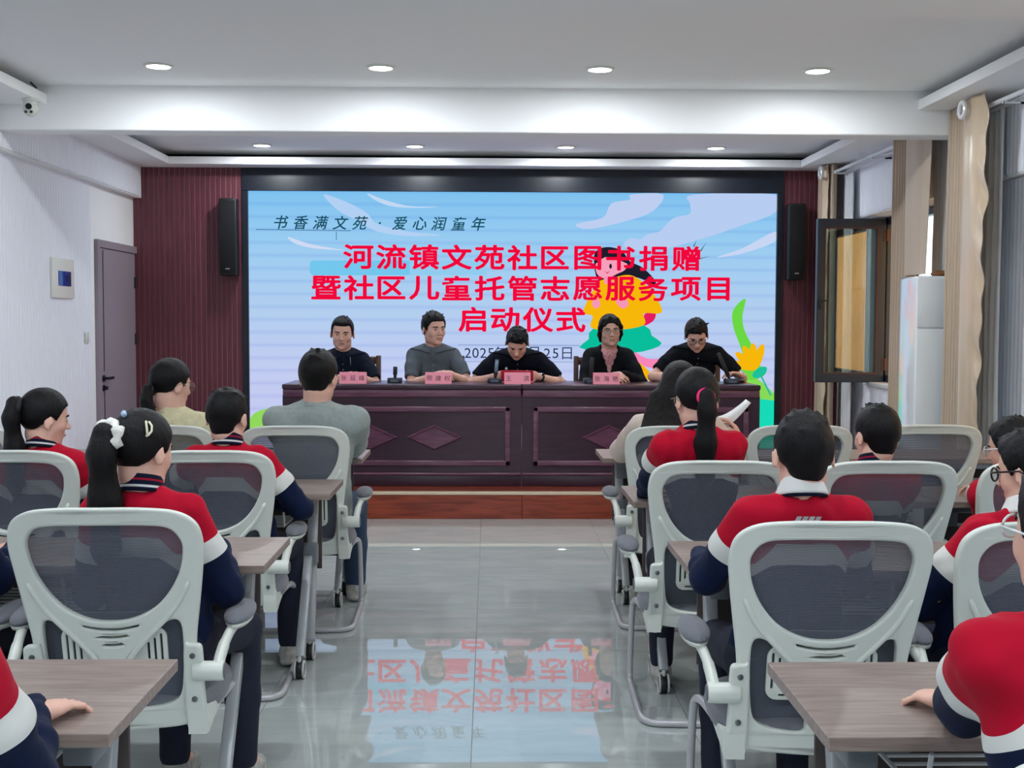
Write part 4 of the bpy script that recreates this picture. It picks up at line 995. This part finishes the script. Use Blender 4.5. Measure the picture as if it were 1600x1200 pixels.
        if vneck:
            for kq in range(6):
                q = kq/5; c = S+f*(.12+.05*q)+up*(.06-(.06+vneck)*q)*1.0
                G.ell(c, (vneckw*(1-q)+.006, .16, .05), np.stack([r, f, up], 1), .008, True)
        if warp: G.warp(warp, 85, seed if seed is not None else int(abs(head[0]*1000)) % 999, (1, 1, .6))
        return G.mesh(name, m, root, O, zone)
    vneckw = .095
    def uzone(P):
        best = None
        zt = (S[2]-P[:, 2]-.5*np.maximum(0, 0)) - .105
        out = zt
        for sd in (1, -1):
            u = nrm(el[sd]-sj[sd]); along = (P-sj[sd])@u; latv = ((P-S)@r)*sd
            perp = np.linalg.norm(P-sj[sd]-along[:, None]*u, axis=1); v = nrm(wr[sd]-el[sd]); al2 = np.clip((P-el[sd])@v, 0, None)
            p2 = np.linalg.norm(P-el[sd]-((P-el[sd])@v)[:, None]*v, axis=1)
            arm = np.where((p2 < .085) & ((P-el[sd])@v > -.02), .3, along-.085)
            w = np.clip((latv-sw*.5+.055)/.05, 0, 1)*np.clip((.14-perp)/.05, 0, 1)
            fore = (p2 < .075) & ((P-el[sd])@v > -.03)
            w = np.where(fore, 1, w); out = out*(1-w)+arm*w
        return out
    if top == 'uniform':
        garment('jacket', zoned('school_jacket', [(-1, (178, 10, 42)), (0, (214, 214, 210)), (.048, (14, 26, 56))]), zone=uzone)
    elif top == 'polo': garment('polo_shirt', topm, short=True, warp=.003)
    elif top == 'sweater': garment('sweatshirt', topm, .006, warp=.004)
    elif top == 'blazer':
        garment('blouse', mat('floral_blouse', (206, 148, 150), .7, var=.5, varscale=70, bump=(80, .2)), -.012, short=True, warp=.002)
        garment('blazer', topm, .004, vneck=.20, warp=.002)
    # collar
    if collar:
        kind, cm = collar; B3 = np.stack([r, f, up], 1); tilt = .35
        def ring(z0, r0, z1, r1, m, name, zone=None, opening=0.0, drop=.03, th=.006):
            n = 40; mb = MB(); rows = 6; zs = []
            def fn(u, v):
                a = (u-.5)*2*math.pi*(1-opening)   # a=0 at the back of the neck
                R = (r0+(r1-r0)*v); z = z0+(z1-z0)*v; fr = (1-math.cos(a))/2
                p = nb+r*R*math.sin(a)*1.04-f*R*math.cos(a)*1.0-f*.002+up*(z+.020-drop*fr)
                return Vector(p-O)
            o = mb.grid(fn, n, rows, False).build(name, m, root, smooth=True, solid=th)
            if zone:
                at = o.data.attributes.new('zone', 'FLOAT', 'POINT'); vals = [(i % (rows+1))/rows for i in range(len(o.data.vertices))]; at.data.foreach_set('value', vals)
            return o
        if kind == 'stripe':
            ring(-.012, nr+.020, .034, nr+.008, zoned('striped_rib', [(-1, (150, 16, 44)), (.0, (16, 22, 44)), (.22, (206, 206, 206)), (.36, (16, 22, 44)), (.62, (150, 20, 48)), (.74, (16, 22, 44))]), 'collar', True)
        if kind in ('white', 'stripe_white'):
            if kind == 'stripe_white': ring(-.014, nr+.024, .020, nr+.014, zoned('striped_rib', [(-1, (150, 16, 44))]), 'collar', True)
            ring(-.004, nr+.026, .040, nr+.008, mat('white_cotton', (224, 224, 222), .8), 'shirt_collar', drop=.04)
        if kind == 'polo':   # folded collar lying on the shirt, open at the throat
            sh = next(c for c in root.children if c.name.startswith('polo_shirt')); bv = BVHTree.FromPolygons([v.co for v in sh.data.vertices], [tuple(q.vertices) for q in sh.data.polygons])
            def low(a):
                fr = (1-math.cos(a))/2; d = r*math.sin(a)-f*math.cos(a); z = .002-.062*fr**2; R0 = nr+.027+.014*fr
                p = nb+d*R0+up*(z+.15); h = bv.ray_cast(Vector(p-O), Vector((0, 0, -1)))
                hz_ = np.array(h[0])+O if h[0] else p-up*.15
                if fr > .55:
                    h2 = bv.ray_cast(Vector(nb+d*.35+up*z-O), Vector(-d)); 
                    if h2[0]: hz_ = np.array(h2[0])+O
                return hz_+up*.004+d*.006
            am = math.pi*.93
            def fn(u, v):
                a = (u*2-1)*am; fr = (1-math.cos(a))/2; d = r*math.sin(a)-f*math.cos(a); top_ = nb+d*(nr+.010)+up*(.040-.045*fr); lo_ = low(a); m_ = (top_+lo_)/2+d*.010+up*.008
                return Vector((top_*(1-v)**2+2*m_*v*(1-v)+lo_*v*v)-O)
            MB().grid(fn, 40, 6).build('collar', cm, root, smooth=True, solid=.005)
        if kind == 'rib': ring(-.012, nr+.016, .012, nr+.008, cm, 'neckband', drop=.035)
    # ---- trousers, shoes
    if legs:
        lo3 = np.min([hip]+list(kn.values())+list(an.values()), 0)-.15; hi3 = np.max([hip]+list(kn.values())+list(an.values()), 0)+.15; lo3[2] = floor_z+.04; hi3[2] = hip[2]+.12
        G = Field(lo3, hi3, .010); t = 1.0 if adult else .85
        G.cone(hip+r*.06, hip-r*.06, .115*t, .115*t, .05, (up, .85))
        for sd in (1, -1):
            hj = hip+r*sd*.085*(sw/.36)
            G.chain([hj, kn[sd]], [.095*t, .068*t], .04); G.chain([kn[sd], kn[sd]+(an[sd]-kn[sd])*.5, an[sd]+up*.02], [.066*t, .062*t, .055*t], .02)
        G.ell((hip[0], hip[1], floor_z+seat_z-.09), (.26, .26, .092), None, .01, True)
        G.warp(.004, 40, 3); G.mesh(pants, legm_ or mat('navy_cloth', (16, 22, 44), .85, bump=(300, .2)), root, O)
        for sd in (1, -1):
            G = Field(an[sd]-.2, an[sd]+.25, .008); a = an[sd].copy(); a[2] = floor_z+.05; q = 1.0 if adult else .86
            G.cone(a-f*.03*q, a+f*.15*q-up*.008, .043*q, .038*q, .02, (up, .8)); G.cone(a+up*.0, a+up*.05, .046*q, .044*q, .02); G.cone(a-f*.045*q-up*.03, a+f*.165*q-up*.032, .038*q, .036*q, .01, (up, .5))
            so = G.mesh('shoe', shoem or mat('grey_trainer', (176, 174, 168), .7, var=.3, varscale=30), root, O)
    # ---- hair
    hm = hairm or M_hair()
    lo4 = head-.9*hs; hi4 = head+.75*hs
    if hair in ('long', 'pony', 'pony_low', 'pony_high'): lo4 = lo4-np.array([.05, .12, .42*s]); hi4 = hi4+np.array([.05, .05, 0])
    G = Field(lo4, hi4, max(vox*.85, .0045)); ht = hair_t
    hlines = {'short': ([-.6, -.36, -.2, -.10, -.02, .05, .10, .16, .26, .34, .5], [-.30, -.28, -.20, -.08, .06, .06, -.06, .10, .26, .31, .32]),
              'reced': ([-.6, -.36, -.2, -.10, -.02, .05, .10, .16, .22, .30, .5], [-.30, -.28, -.20, -.08, .06, .06, -.04, .16, .34, .40, .40]),
              'pony': ([-.6, -.3, -.15, -.05, .03, .10, .2, .28, .5], [-.30, -.24, -.12, .02, .06, -.02, .16, .24, .26]),
              'bob': ([-.6, -.3, .05, .12, .2, .28, .5], [-.46, -.46, -.36, -.18, .12, .26, .28]),
              'long': ([-.6, -.3, .1, .16, .24, .5], [-.6, -.6, -.5, .0, .22, .26])}
    key = 'pony' if hair.startswith('pony') else hair
    hx, hzv = hlines[key]
    def cut(q): return (np.interp(q[1]/hs+(-.04), hx, hzv).astype(np.float32)-(q[2]/hs+.14))*hs*.55
    G.ell(hl(0, -.04, .14), np.array((.325+ht*.8, .405+ht*.7, .375+ht))*hs, Bh, .02*hs, cut=cut)
    if hair in ('short', 'reced'):
        G.ell(hl(0, .12, .33), np.array((.25, .24, .13+ht*.7))*hs, Bh, .05*hs, cut=lambda q: (.0-(q[2]/hs+.06))*hs)
        rs = np.random.RandomState(int(abs(head[0])*977) % 1000)
        for i in range(int(60*tuft)):   # short tufts
            a, b = rs.uniform(0, 6.28), rs.uniform(.35, 1.35)
            d = np.array([math.sin(a)*math.cos(b), math.cos(a)*math.cos(b), math.sin(b)]); p = np.array([.33*d[0], -.04+.41*d[1], .14+.385*d[2]])
            if p[1] > .3 and hair == 'reced': continue
            q = p+d*(ht+.012+.012*tuft)+np.array([rs.normal()*.03, .04+rs.normal()*.02, .01]); G.cone(hl(*p), hl(*q), .050*hs, .016*hs, .03*hs)
        G.ell(hl(0, -.17, -.13), np.array((.235, .20, .25))*hs, Bh, .06*hs, cut=lambda q: np.maximum((-.235-q[2]/hs)*hs, (q[1]/hs-.04)*hs))
        if True:
            for x in (-1, 1): G.ell(hl(x*.285, -.10, .04), np.array((.045, .18, .16))*hs, Bh, .04*hs, cut=lambda q: (np.interp(q[1]/hs-.10, hx, hzv).astype(np.float32)-(q[2]/hs+.04))*hs*.5)
    if hair == 'bob':
        for x in (-1, 1):
            G.chain([hl(x*.20, .22, .36), hl(x*.325, .14, .12), hl(x*.345, .02, -.12), hl(x*.31, -.06, -.32)], [.09*hs, .08*hs, .075*hs, .045*hs], .06*hs)
        G.ell(hl(0, -.24, -.18), np.array((.33, .22, .30))*hs, Bh, .06*hs)
        G.cone(hl(.02, .25, .42), hl(.22, .30, .20), .08*hs, .04*hs, .05*hs); G.cone(hl(.02, .25, .42), hl(-.22, .30, .20), .08*hs, .04*hs, .05*hs)
    if hair == 'long':
        G.ell(hl(0, -.22, -.15), np.array((.36, .24, .38))*hs, Bh, .08*hs)
        for x in (-1, 1):
            G.chain([hl(x*.25, .2, .34), hl(x*.37, .08, .0), hl(x*.36, -.02, -.4)], [.09*hs, .09*hs, .11*hs], .05*hs)
        zz = -up
        for i, x in enumerate(np.linspace(-.34, .34, 7)):
            p0 = hl(x, -.30+.25*abs(x), -.3); p1 = p0+zz*.15-f*.035+r*(x*.05-.03); p2 = p1+zz*(.14+.03*math.sin(i*2.1))-f*.015-r*.055
            G.chain([p0, p1, p2], [.036, .030, .008], .02, (f, .7))
    G.warp(.0016, 170, 5, (1, 1, .2))
    hobj = G.mesh('hair', hm, root, O)
    if hair.startswith('pony'):
        tie = tie or dict(at=(0, -.42, .12)); a = hl(*tie['at']); bk = -Bh[:, 1]; ln = tie.get('len', .33)*1.0; sx = tie.get('side', 0)
        T = Field(a-np.array([.2, .2, ln+.12]), a+np.array([.2, .2, .14]), .006)
        bo = tie.get('out', .028); p = [a, a+bk*.03+up*.006, a+bk*(bo+.012)-up*.045+r*sx*.03, a+bk*bo-up*.5*ln+r*sx*.05, a+bk*bo-up*.85*ln+r*sx*.06, a+bk*bo-up*ln+r*sx*.06]; w = tie.get('w', 1)
        T.chain(p, [.020, .024*w, .034*w, .042*w, .034*w, .012], .03, (Bh[:, 1], .8)); T.warp(.0025, 190, 9, (1, 1, .04)); T.mesh('ponytail', hm, root, O)
        tm_ = tie.get('m')
        if tm_:
            n = 22; d = nrm(bk*.9+up*.15); x1 = nrm(np.cross(d, up)); x2 = np.cross(d, x1); rr = tie.get('r', .026); th = tie.get('th', .008)
            pts = [Vector(a+bk*.02+(x1*math.cos(2*math.pi*i/n)+x2*math.sin(2*math.pi*i/n))*rr*(1+.08*math.sin(i*2.6)*tie.get('ruf', 0))-O) for i in range(n)]
            MB().tube(pts, [th*(1+.35*math.sin(i*2.1)*tie.get('ruf', 0)) for i in range(n)], 10, cyc=True).build('hair_tie', tm_, root, smooth=True)
    # ---- eyes and brows
    if eyes:
        rot = Matrix(Bh.tolist())
        for x in (-1, 1):
            c = Vector(hl(x*.135, .312, .008)-O)
            e = MB().ball(c, (.050*hs, .045*hs, .019*hs), rot).build('eye', mat('eye_white', (176, 160, 152), .3), root)
            MB().ball(Vector(hl(x*.130, .340, .006)-O), (.026*hs, .022*hs, .019*hs), rot).build('iris', mat('dark_iris', (22, 14, 12), .15), e)
            pts = [Vector(hl(x*a, b, z)-O) for a, b, z in ((.06, .368, .075), (.11, .372, .092), (.17, .345, .095), (.215, .30, .075))]
            MB().tube(spline_pts(pts, 3, False), [.010*hs]+[.017*hs]*6+[.012*hs]*2+[.006*hs], 6).build('eyebrow', hm, root, smooth=True)
        MB().tube([Vector(hl(x, .374-.9*x*x, -.264+.2*abs(x)*abs(x)) - O) for x in np.linspace(-.09, .09, 9)], [.004*hs]+[.011*hs]*7+[.004*hs], 6).build('lips', mat('lip', (150, 78, 74), .5), root, smooth=True)
    if glasses:
        gm, rim = glasses; g = MB()
        for x in (-1, 1):
            pts = [Vector(hl(x*.142+.105*math.cos(a), .425-.25*abs(x*.142+.105*math.cos(a))**2*2, .0+.082*math.sin(a))-O) for a in np.linspace(0, 2*math.pi, 24, endpoint=False)]
            g.tube(pts, rim, 6, cyc=True); g.tube([Vector(hl(x*.245, .39, .03)-O), Vector(hl(x*.345, .30, .035)-O), Vector(hl(x*.372, -.05, .04)-O), Vector(hl(x*.365, -.12, -.02)-O)], rim, 6)
        g.tube([Vector(hl(-.04, .43, .02)-O), Vector(hl(0, .44, .03)-O), Vector(hl(.04, .43, .02)-O)], rim, 6)
        go = g.build('glasses', gm, root, smooth=True)
        for x in (-1, 1):
            c = [Vector(hl(x*.142+.10*math.cos(a), .424-.25*abs(x*.142+.10*math.cos(a))**2*2, .078*math.sin(a))-O) for a in np.linspace(0, 2*math.pi, 20, endpoint=False)]
            from_data('lens', c, [tuple(range(20))], glass('lens_glass', (240, 244, 244), 0, .03), go)
    root['_k'] = 1; del root['_k']
    return dict(root=root, O=O, S=S, sj=sj, el=el, wr=wr, hl=hl, Bh=Bh, r=r, f=f, up=up, ch=ch, hip=hip, nb=nb, nr=nr, hd=hd)
def on_surface(P, child, p, d):
    """first hit on a part of the person from p along d (world), relative to the root"""
    o = next(c for c in P['root'].children if c.name.split('.')[0] == child)
    t = BVHTree.FromPolygons([v.co for v in o.data.vertices], [tuple(q.vertices) for q in o.data.polygons])
    h = t.ray_cast(Vector(np.asarray(p)-P['O']), Vector(d)); return h[0], h[1]
# ------------------------------------------------------------------ cast
A3 = lambda v: np.array([v.x, v.y, v.z])
X_, Y_, Z_ = np.eye(3)
navy_polo = mat('navy_polo', (15, 24, 40), .85, bump=(24, .35), spec=.15); grey_polo = mat('grey_polo', (88, 96, 104), .85, bump=(24, .35), spec=.15); black_polo = mat('black_polo', (10, 15, 28), .85, bump=(24, .35), spec=.15)
dark_polo = mat('charcoal_polo', (14, 18, 26), .85, bump=(24, .35), spec=.15); blazer = mat('black_blazer', (14, 16, 22), .8, bump=(24, .3), spec=.15)
thin_metal = mat('thin_metal_rim', (150, 140, 130), .25, .8); clear_rim = mat('clear_rim', (214, 216, 218), .15, coat=.5); black_rim = mat('black_rim', (16, 16, 18), .3)
HIPP = TZ+.47+.09
def clasp(c, f=-Y_, r=-X_, g=.062, curl=.75):
    c = np.asarray(c, float)
    return dict(R=dict(pos=c+r*g-f*.03, dir=-r*.85+f*.45+Z_*.05, pn=-r*.2-f*.5-Z_*.6, curl=curl, pole=r*.9-Z_*.8-f*.5),
                L=dict(pos=c-r*g-f*.035+Z_*.02, dir=r*.85+f*.5-Z_*.1, pn=r*.2-f*.4-Z_*.7, curl=curl*.9, pole=-r*.9-Z_*.8-f*.5))
kw = dict(body=180, floor_z=TZ, legs=False, group=GROUP_P, vox=.0052, sleeve='short')
h1 = A3(PY(535, 521, 9.86))
p1 = person('man in navy polo with piped collar, leftmost at the stage table', (-1.165, 10.02, HIPP), h1, (178, 8, -2), hs=.256, sw=.30, hands=clasp(PY(543, 590, 9.56)), top='polo', topm=navy_polo, hair='reced', collar=('polo', navy_polo), hair_t=.05, tuft=.1, **kw)
h2 = A3(PY(678, 514, 9.86))
p2 = person('man in grey polo looking aside at the stage table', (-.485, 10.02, HIPP), h2, (148, 4, 2), hs=.258, sw=.315, hands=clasp(PY(688, 588, 9.56)), top='polo', topm=grey_polo, hair='short', collar=('polo', grey_polo), hair_t=.06, tuft=.25, **kw)
h3 = A3(PY(808, 536, 9.68))
c3 = A3(PY(808, 590, 9.50))
p3 = person('man in dark polo bent over a red folder at the stage table', (.245, 10.05, HIPP), h3, (184, 40, -3), hs=.25, sw=.345, chest=1.08, hands=dict(R=dict(pos=c3+np.array([-.17, .08, .005]), dir=X_*.9-Y_*.4+Z_*.15, pn=-Y_*.5+X_*.3, curl=.55, pole=-X_*.9-Z_*.7), L=dict(pos=c3+np.array([.17, .08, .005]), dir=-X_*.9-Y_*.4+Z_*.15, pn=-Y_*.5-X_*.3, curl=.55, pole=X_*.9-Z_*.7)), top='polo', topm=black_polo, hair='short', collar=('polo', black_polo), lean=(0, .05, .075), hair_t=.045, **kw)
h4 = A3(PY(953, 517, 9.86))
p4 = person('woman in black blazer and floral blouse at the stage table', (.96, 10.02, HIPP), h4, (176, 2, 3), hs=.25, sw=.285, hands=clasp(PY(963, 590, 9.56)), top='blazer', topm=blazer, hair='bob', glasses=(thin_metal, .0016), **{**kw, 'sleeve': 'long'})
h5 = A3(PY(1088, 524, 9.72))
c5 = A3(PY(1150, 590, 9.50))
p5 = person('man in dark polo and glasses gripping a microphone, rightmost on stage', (1.68, 10.05, HIPP), h5, (184, 32, 4), hs=.25, sw=.335, hands=dict(R=dict(pos=A3(PY(1062, 592, 9.58)), dir=X_*.8-Y_*.5, pn=-Z_, curl=.4, pole=-X_-Z_*.6), L=dict(pos=A3(PY(1158, 587, 9.56)), dir=-X_*.75-Y_*.35+Z_*.25, pn=-X_*.3-Y_*.2-Z_*.8, curl=.7, pole=X_*.8-Z_*.8)), top='polo', topm=dark_polo, hair='short', collar=('polo', dark_polo), glasses=(black_rim, .0018), lean=(.02, .05, .06), hair_t=.06, **kw)
# wristwatches, collar piping, chest badge
def watch(P, sd, face, band):
    w, e = P['wr'][sd], P['el'][sd]; d = nrm(w-e); c = w-d*.03; a = nrm(np.cross(d, Z_)); b = np.cross(d, a); n = 20
    o = MB().tube([Vector(c+(a*math.cos(2*math.pi*i/n)*1.04+b*math.sin(2*math.pi*i/n)*.95)*.029-P['O']) for i in range(n)], .009, 8, cyc=True, flat=(tuple(d), 1)).build('watch', band, P['root'], smooth=True)
    up = nrm(Z_-d*(Z_@d)+P['f']*.6); MB().cyl(Vector(c+up*.028-P['O']), Vector(c+up*.037-P['O']), .017, n=16, bev=.002).build('watch_face', face, o)
watch(p3, -1, mat('watch_dark', (20, 22, 26), .2), M_black()); watch(p5, -1, mat('watch_silver', (214, 216, 220), .2, .5), mat('watch_white', (226, 226, 228), .5))
for sx in (-1, 1):
    p, n = on_surface(p1, 'polo_shirt', p1['S']+p1['r']*sx*.058+p1['f']*.6-Z_*.02, -p1['f'])
    q, n2 = on_surface(p1, 'polo_shirt', p1['S']+p1['r']*sx*.062+p1['f']*.6-Z_*.10, -p1['f'])
    if p and q: MB().tube([p+n*.003, (p+q)/2+n*.006, q+n2*.003], .0025, 6).build('collar_piping', mat('pale_piping', (150, 160, 172), .7), p1['root'], smooth=True)
for P, k in ((p1, 3), (p2, 3), (p3, 2), (p5, 2)):
    for i in range(k):
        p, n = on_surface(P, 'polo_shirt', P['S']+P['f']*.6-Z_*(.09+.045*i), -P['f'])
        if p: MB().cyl(p-n*.001, p+n*.002, .0045, n=10).build('button', mat('shirt_button', (140, 146, 152), .4), P['root'])
p, n = on_surface(p3, 'polo_shirt', p3['S']-p3['r']*-.09+p3['f']*.6-Z_*.12, -p3['f'])
if p:
    MB().ball(p+n*.002+Vector((0, 0, .006)), (.008, .003, .007)).box(p+n*.001-Vector((.010, .002, .012)), p+n*.001+Vector((.010, .003, -.003))).build('chest_badge', mat('white_print', (220, 222, 226), .6), p3['root'])
rf = A3(PY(808, 583, 9.44)); v = [(-.125, 0, -.02), (.125, 0, -.02), (.125, -.045, .062), (-.125, -.045, .066)]
o = from_data('red_folder', [(x, y, z) for x, y, z in v]+[(x, y+.004, z+.003) for x, y, z in v], [(0, 1, 2, 3), (7, 6, 5, 4), (0, 4, 5, 1), (1, 5, 6, 2), (2, 6, 7, 3), (3, 7, 4, 0)], mat('red_card', (200, 30, 62), .6))
o.location = (rf[0], 9.46, TT+.03); setp(o, 'red folder held open by the bent-over man', 'folder')
# ---- audience
DZ = .75+.022
def desk_hands(rx, lx, y, sp=.0, z=DZ):
    return dict(R=dict(pos=(rx, y, z), dir=Y_*.7-X_*.6, pn=-Z_, curl=.25, pole=X_*.45-Z_*.9-Y_*.35), L=dict(pos=(lx, y, z), dir=Y_*.7+X_*.6, pn=-Z_, curl=.25, pole=-X_*.45-Z_*.9-Y_*.35))
kid = dict(adult=False, hs=.216, sw=.25, vox=.0075, collar=('stripe', None), top='uniform')
k1 = person('girl with white scrunchie and hair clips in red and navy jacket', (-.92, 3.40, .55), A3(PY(222, 706, 3.37)), (28, 6, 0), body=8, hands=desk_hands(-.80, -1.02, 3.60), hair='pony', tie=dict(at=(-.10, -.43, .17), len=.36, w=1.1, m=mat('white_scrunchie', (226, 224, 218), .9, bump=(120, .6)), r=.036, th=.017, ruf=1), **kid)
k2 = person('ponytailed girl near the left wall in red and navy jacket', (-1.72, 4.74, .55), A3(PY(70, 655, 4.68)), (52, 6, 0), body=12, hands=desk_hands(-1.58, -1.85, 5.0), hair='pony', tie=dict(at=(0, -.42, .20), len=.34, w=1.0, m=mat('dark_tie', (30, 28, 32), .8), r=.03, th=.01), **kid)
hb = A3(PZ(452, 764, DZ))
k3 = person('short-haired boy with his hand flat on the desk, left side', (-.98, 4.78, .55), A3(PY(355, 652, 4.72)), (14, 6, 0), body=4, hands=dict(R=dict(pos=hb+np.array([-.10, -.04, 0]), dir=X_*.95+Y_*.35, pn=-Z_, curl=.05, pole=X_*.9-Z_*.5-Y_*.4), L=dict(pos=(-1.12, 5.02, DZ), dir=Y_, pn=-Z_, curl=.3, pole=-X_-Z_*.5)), hair='short', hair_t=.03, **kid)
grey_sw = mat('grey_sweat', (150, 160, 158), .9, bump=(120, .3), var=.08, varscale=60)
k4 = person('man in pale grey sweatshirt and jeans seen from behind', (-.86, 5.84, .55), A3(PY(498, 590, 5.80)), (14, 4, 0), body=3, hs=.245, sw=.37, chest=1.1, hands=desk_hands(-.72, -1.0, 6.30), top='sweater', topm=grey_sw, legm_=mat('blue_denim', (44, 66, 92), .85, bump=(240, .4), var=.2, varscale=14), hair='short', hair_t=.055, vox=.0068, collar=('rib', grey_sw), pants='jeans', foot=.06)
cream = mat('cream_knit', (214, 206, 168), .95, bump=(90, .8), var=.1, varscale=30)
k5 = person('woman with glasses and low ponytail in cream cardigan', (-1.47, 5.86, .55), A3(PY(267, 602, 5.82)), (42, 6, 0), body=10, hs=.235, sw=.33, hands=desk_hands(-1.35, -1.62, 6.32), top='sweater', topm=cream, hair='pony_low', tie=dict(at=(0, -.40, -.14), len=.20, w=.8, m=mat('dark_tie', (30, 28, 32), .8), r=.024, th=.007), glasses=(thin_metal, .0018), vox=.0068, collar=('rib', cream))
beige = mat('beige_satin_shirt', (206, 188, 176), .55, bump=(16, .3, (1, 1, .6)))
pr = A3(PY(1143, 664, 6.12))
k6 = person('long-haired woman in beige blouse holding up a paper', (.86, 5.88, .55), A3(PY(1060, 606, 5.82)), (24, 16, 8), body=6, hs=.235, sw=.32, hands=dict(R=dict(pos=pr+np.array([.035, -.05, -.085]), dir=Y_*.3+Z_*.9-X_*.25, pn=-X_*.8+Y_*.3, curl=.9, pole=X_*.8-Z_), L=dict(pos=(.78, 6.30, DZ), dir=Y_, pn=-Z_, curl=.3, pole=-X_-Z_*.5)), top='sweater', topm=beige, hair='long', hairm=mat('dark_brown_hair', (22, 16, 16), .42, bump=(60, .9, (5, 5, .35)), spec=.22), vox=.0068, collar=('rib', beige), legm_=mat('dark_trousers', (30, 30, 36), .8))
k7 = person('girl with pink hair tie and ponytail, right side', (.80, 4.46, .55), A3(PY(1088, 625, 4.42)), (-12, 6, 0), body=0, hands=desk_hands(.92, .62, 4.82), hair='pony', tie=dict(at=(-.04, -.44, .02), len=.33, w=.85, out=.02, m=mat('hot_pink_elastic', (244, 26, 110), .6), r=.024, th=.012), glasses=(thin_metal, .002), **kid)
k8 = person('boy with white collar and slanted-bar emblem on his back', (.795, 3.22, .55), A3(PY(1255, 710, 3.17)), (0, 4, 0), body=0, hands=desk_hands(.96, .62, 3.52), hair='short', hair_t=.035, **{**kid, 'collar': ('stripe_white', None), 'sw': .265})
k9 = person('boy with striped collar seated under the open window', (1.345, 4.46, .55), A3(PY(1370, 682, 4.40)), (-14, 6, 3), body=-4, hands=desk_hands(1.48, 1.2, 4.80), hair='short', hair_t=.04, **kid)
hc = A3(PZ(1512, 757, DZ+.02))
k10 = person('boy with clear-rimmed glasses at the right edge', (1.93, 4.48, .55), A3(PY(1583, 702, 4.42)), (-42, 8, 0), body=-10, hands=dict(L=dict(pos=hc+np.array([.07, -.05, 0]), dir=Y_*.8-X_*.5, pn=-Z_, curl=.6, pole=-X_-Z_*.4), R=dict(pos=(2.05, 4.8, DZ), dir=Y_-X_*.5, pn=-Z_, curl=.3)), hair='short', hair_t=.06, glasses=(clear_rim, .0022), **kid)
hc = A3(PZ(1484, 893, DZ))
k11 = person('boy with black-rimmed glasses at the right edge', (1.35, 3.24, .55), A3(PY(1612, 738, 3.20)), (-38, 8, 0), body=-8, hands=dict(L=dict(pos=hc+np.array([.10, -.05, 0]), dir=Y_*.6-X_*.8, pn=-Z_, curl=.6, pole=-X_-Z_*.4), R=dict(pos=(1.5, 3.55, DZ), dir=Y_-X_*.5, pn=-Z_, curl=.3)), hair='short', hair_t=.045, glasses=(black_rim, .0028), **{**kid, 'collar': ('white', None)})
k12 = person('child with clear glasses at the bottom right corner, red shoulder', (.885, 1.76, .55), np.array([.862, 1.77, 1.14]), (-18, -4, 0), body=-4, hands=dict(L=dict(pos=A3(PZ(1495, 1100, DZ)), dir=Y_*.7-X_*.5, pn=-Z_, curl=1.0, pole=-X_*.3-Z_*1.0-Y_*.3), R=dict(pos=(1.0, 2.1, DZ), dir=Y_-X_*.5, pn=-Z_, curl=.3)), hair='short', hair_t=.05, glasses=(clear_rim, .0022), **{**kid, 'sw': .285})
k13 = person('child at the bottom left corner resting an arm on the desk', (-.93, 1.76, .55), np.array([-.90, 1.79, 1.12]), (10, 6, 0), body=2, hands=dict(R=dict(pos=A3(PZ(50, 1118, DZ)), dir=Y_*.6+X_*.3, pn=-Z_, curl=.5, pole=X_*.4-Z_*1.0-Y_*.2), L=dict(pos=(-1.05, 2.1, DZ), dir=Y_, pn=-Z_, curl=.3)), hair='short', hair_t=.04, **{**kid, 'sw': .285})
k14 = person('child at the left edge, only a striped sleeve in view', (-1.60, 3.38, .55), np.array([-1.60, 3.36, 1.12]), (10, 6, 0), body=4, hands=desk_hands(-1.42, -1.72, 3.62), hair='short', hair_t=.04, **kid)
# hair clips of the scrunchie girl
def clip(P, pts, m, rad, name):
    w = []
    for a, b in pts:
        d = nrm(P['Bh']@np.array([math.sin(a)*math.cos(b), math.cos(a)*math.cos(b), math.sin(b)])); c = P['hl'](0, -.04, .14)
        h, n = on_surface(P, 'hair', c+d*.5, -d)
        if h: w.append(h+n*.004)
    if len(w) > 2: return MB().tube(w, rad, 8).build(name, m, P['root'], smooth=True)
rd = math.radians
clip(k1, [(rd(-166-4.5*i), rd(54-2.6*i)) for i in range(5)], mat('blue_clip', (150, 178, 208), .3), [.003, .007, .008, .008, .006], 'blue_hair_clip')
clip(k1, [(rd(128-.5*i), rd(38-5*i)) for i in range(6)], mat('cream_clip', (226, 222, 196), .3), .0032, 'cream_hair_clip'); clip(k1, [(rd(122), rd(38)), (rd(116), rd(30)), (rd(117), rd(20)), (rd(124), rd(12)), (rd(128), rd(10))], mat('cream_clip', (226, 222, 196), .3), .0032, 'cream_hair_clip')
# slanted-bar emblem printed on the boy's back
for i in range(4):
    v = []
    for (a, b) in ((0, 0), (.013, 0), (.025, .024), (.012, .024)):
        x = -.040+.0165*i+a; z = -.055+b
        h, n = on_surface(k8, 'jacket', k8['S']+np.array([x, -.6, z]), Y_)
        if h: v.append(h+n*.0015)
    if len(v) == 4: from_data('emblem_bar', v, [(0, 1, 2, 3)], mat('grey_print', (176, 176, 178), .6), k8['root'])
# paper held by the woman
pp = []
for i in range(9):
    u = i/8
    for sv in (0, 1): pp.append((-.06+.15*u+.02*sv, .02+.04*u-.03*sv, .01+.085*u**1.5-.065*sv*(1-u*.75)))
fs = [(2*i, 2*i+1, 2*i+3, 2*i+2) for i in range(8)]
o = from_data('paper', pp, fs, mat('white_paper', (232, 234, 236), .7), None, True); o.location = Vector(pr)+Vector((.0, .03, .03)); md = o.modifiers.new('solid', 'SOLIDIFY'); md.thickness = .0015
setp(o, 'curled white paper held up by the long-haired woman', 'paper')
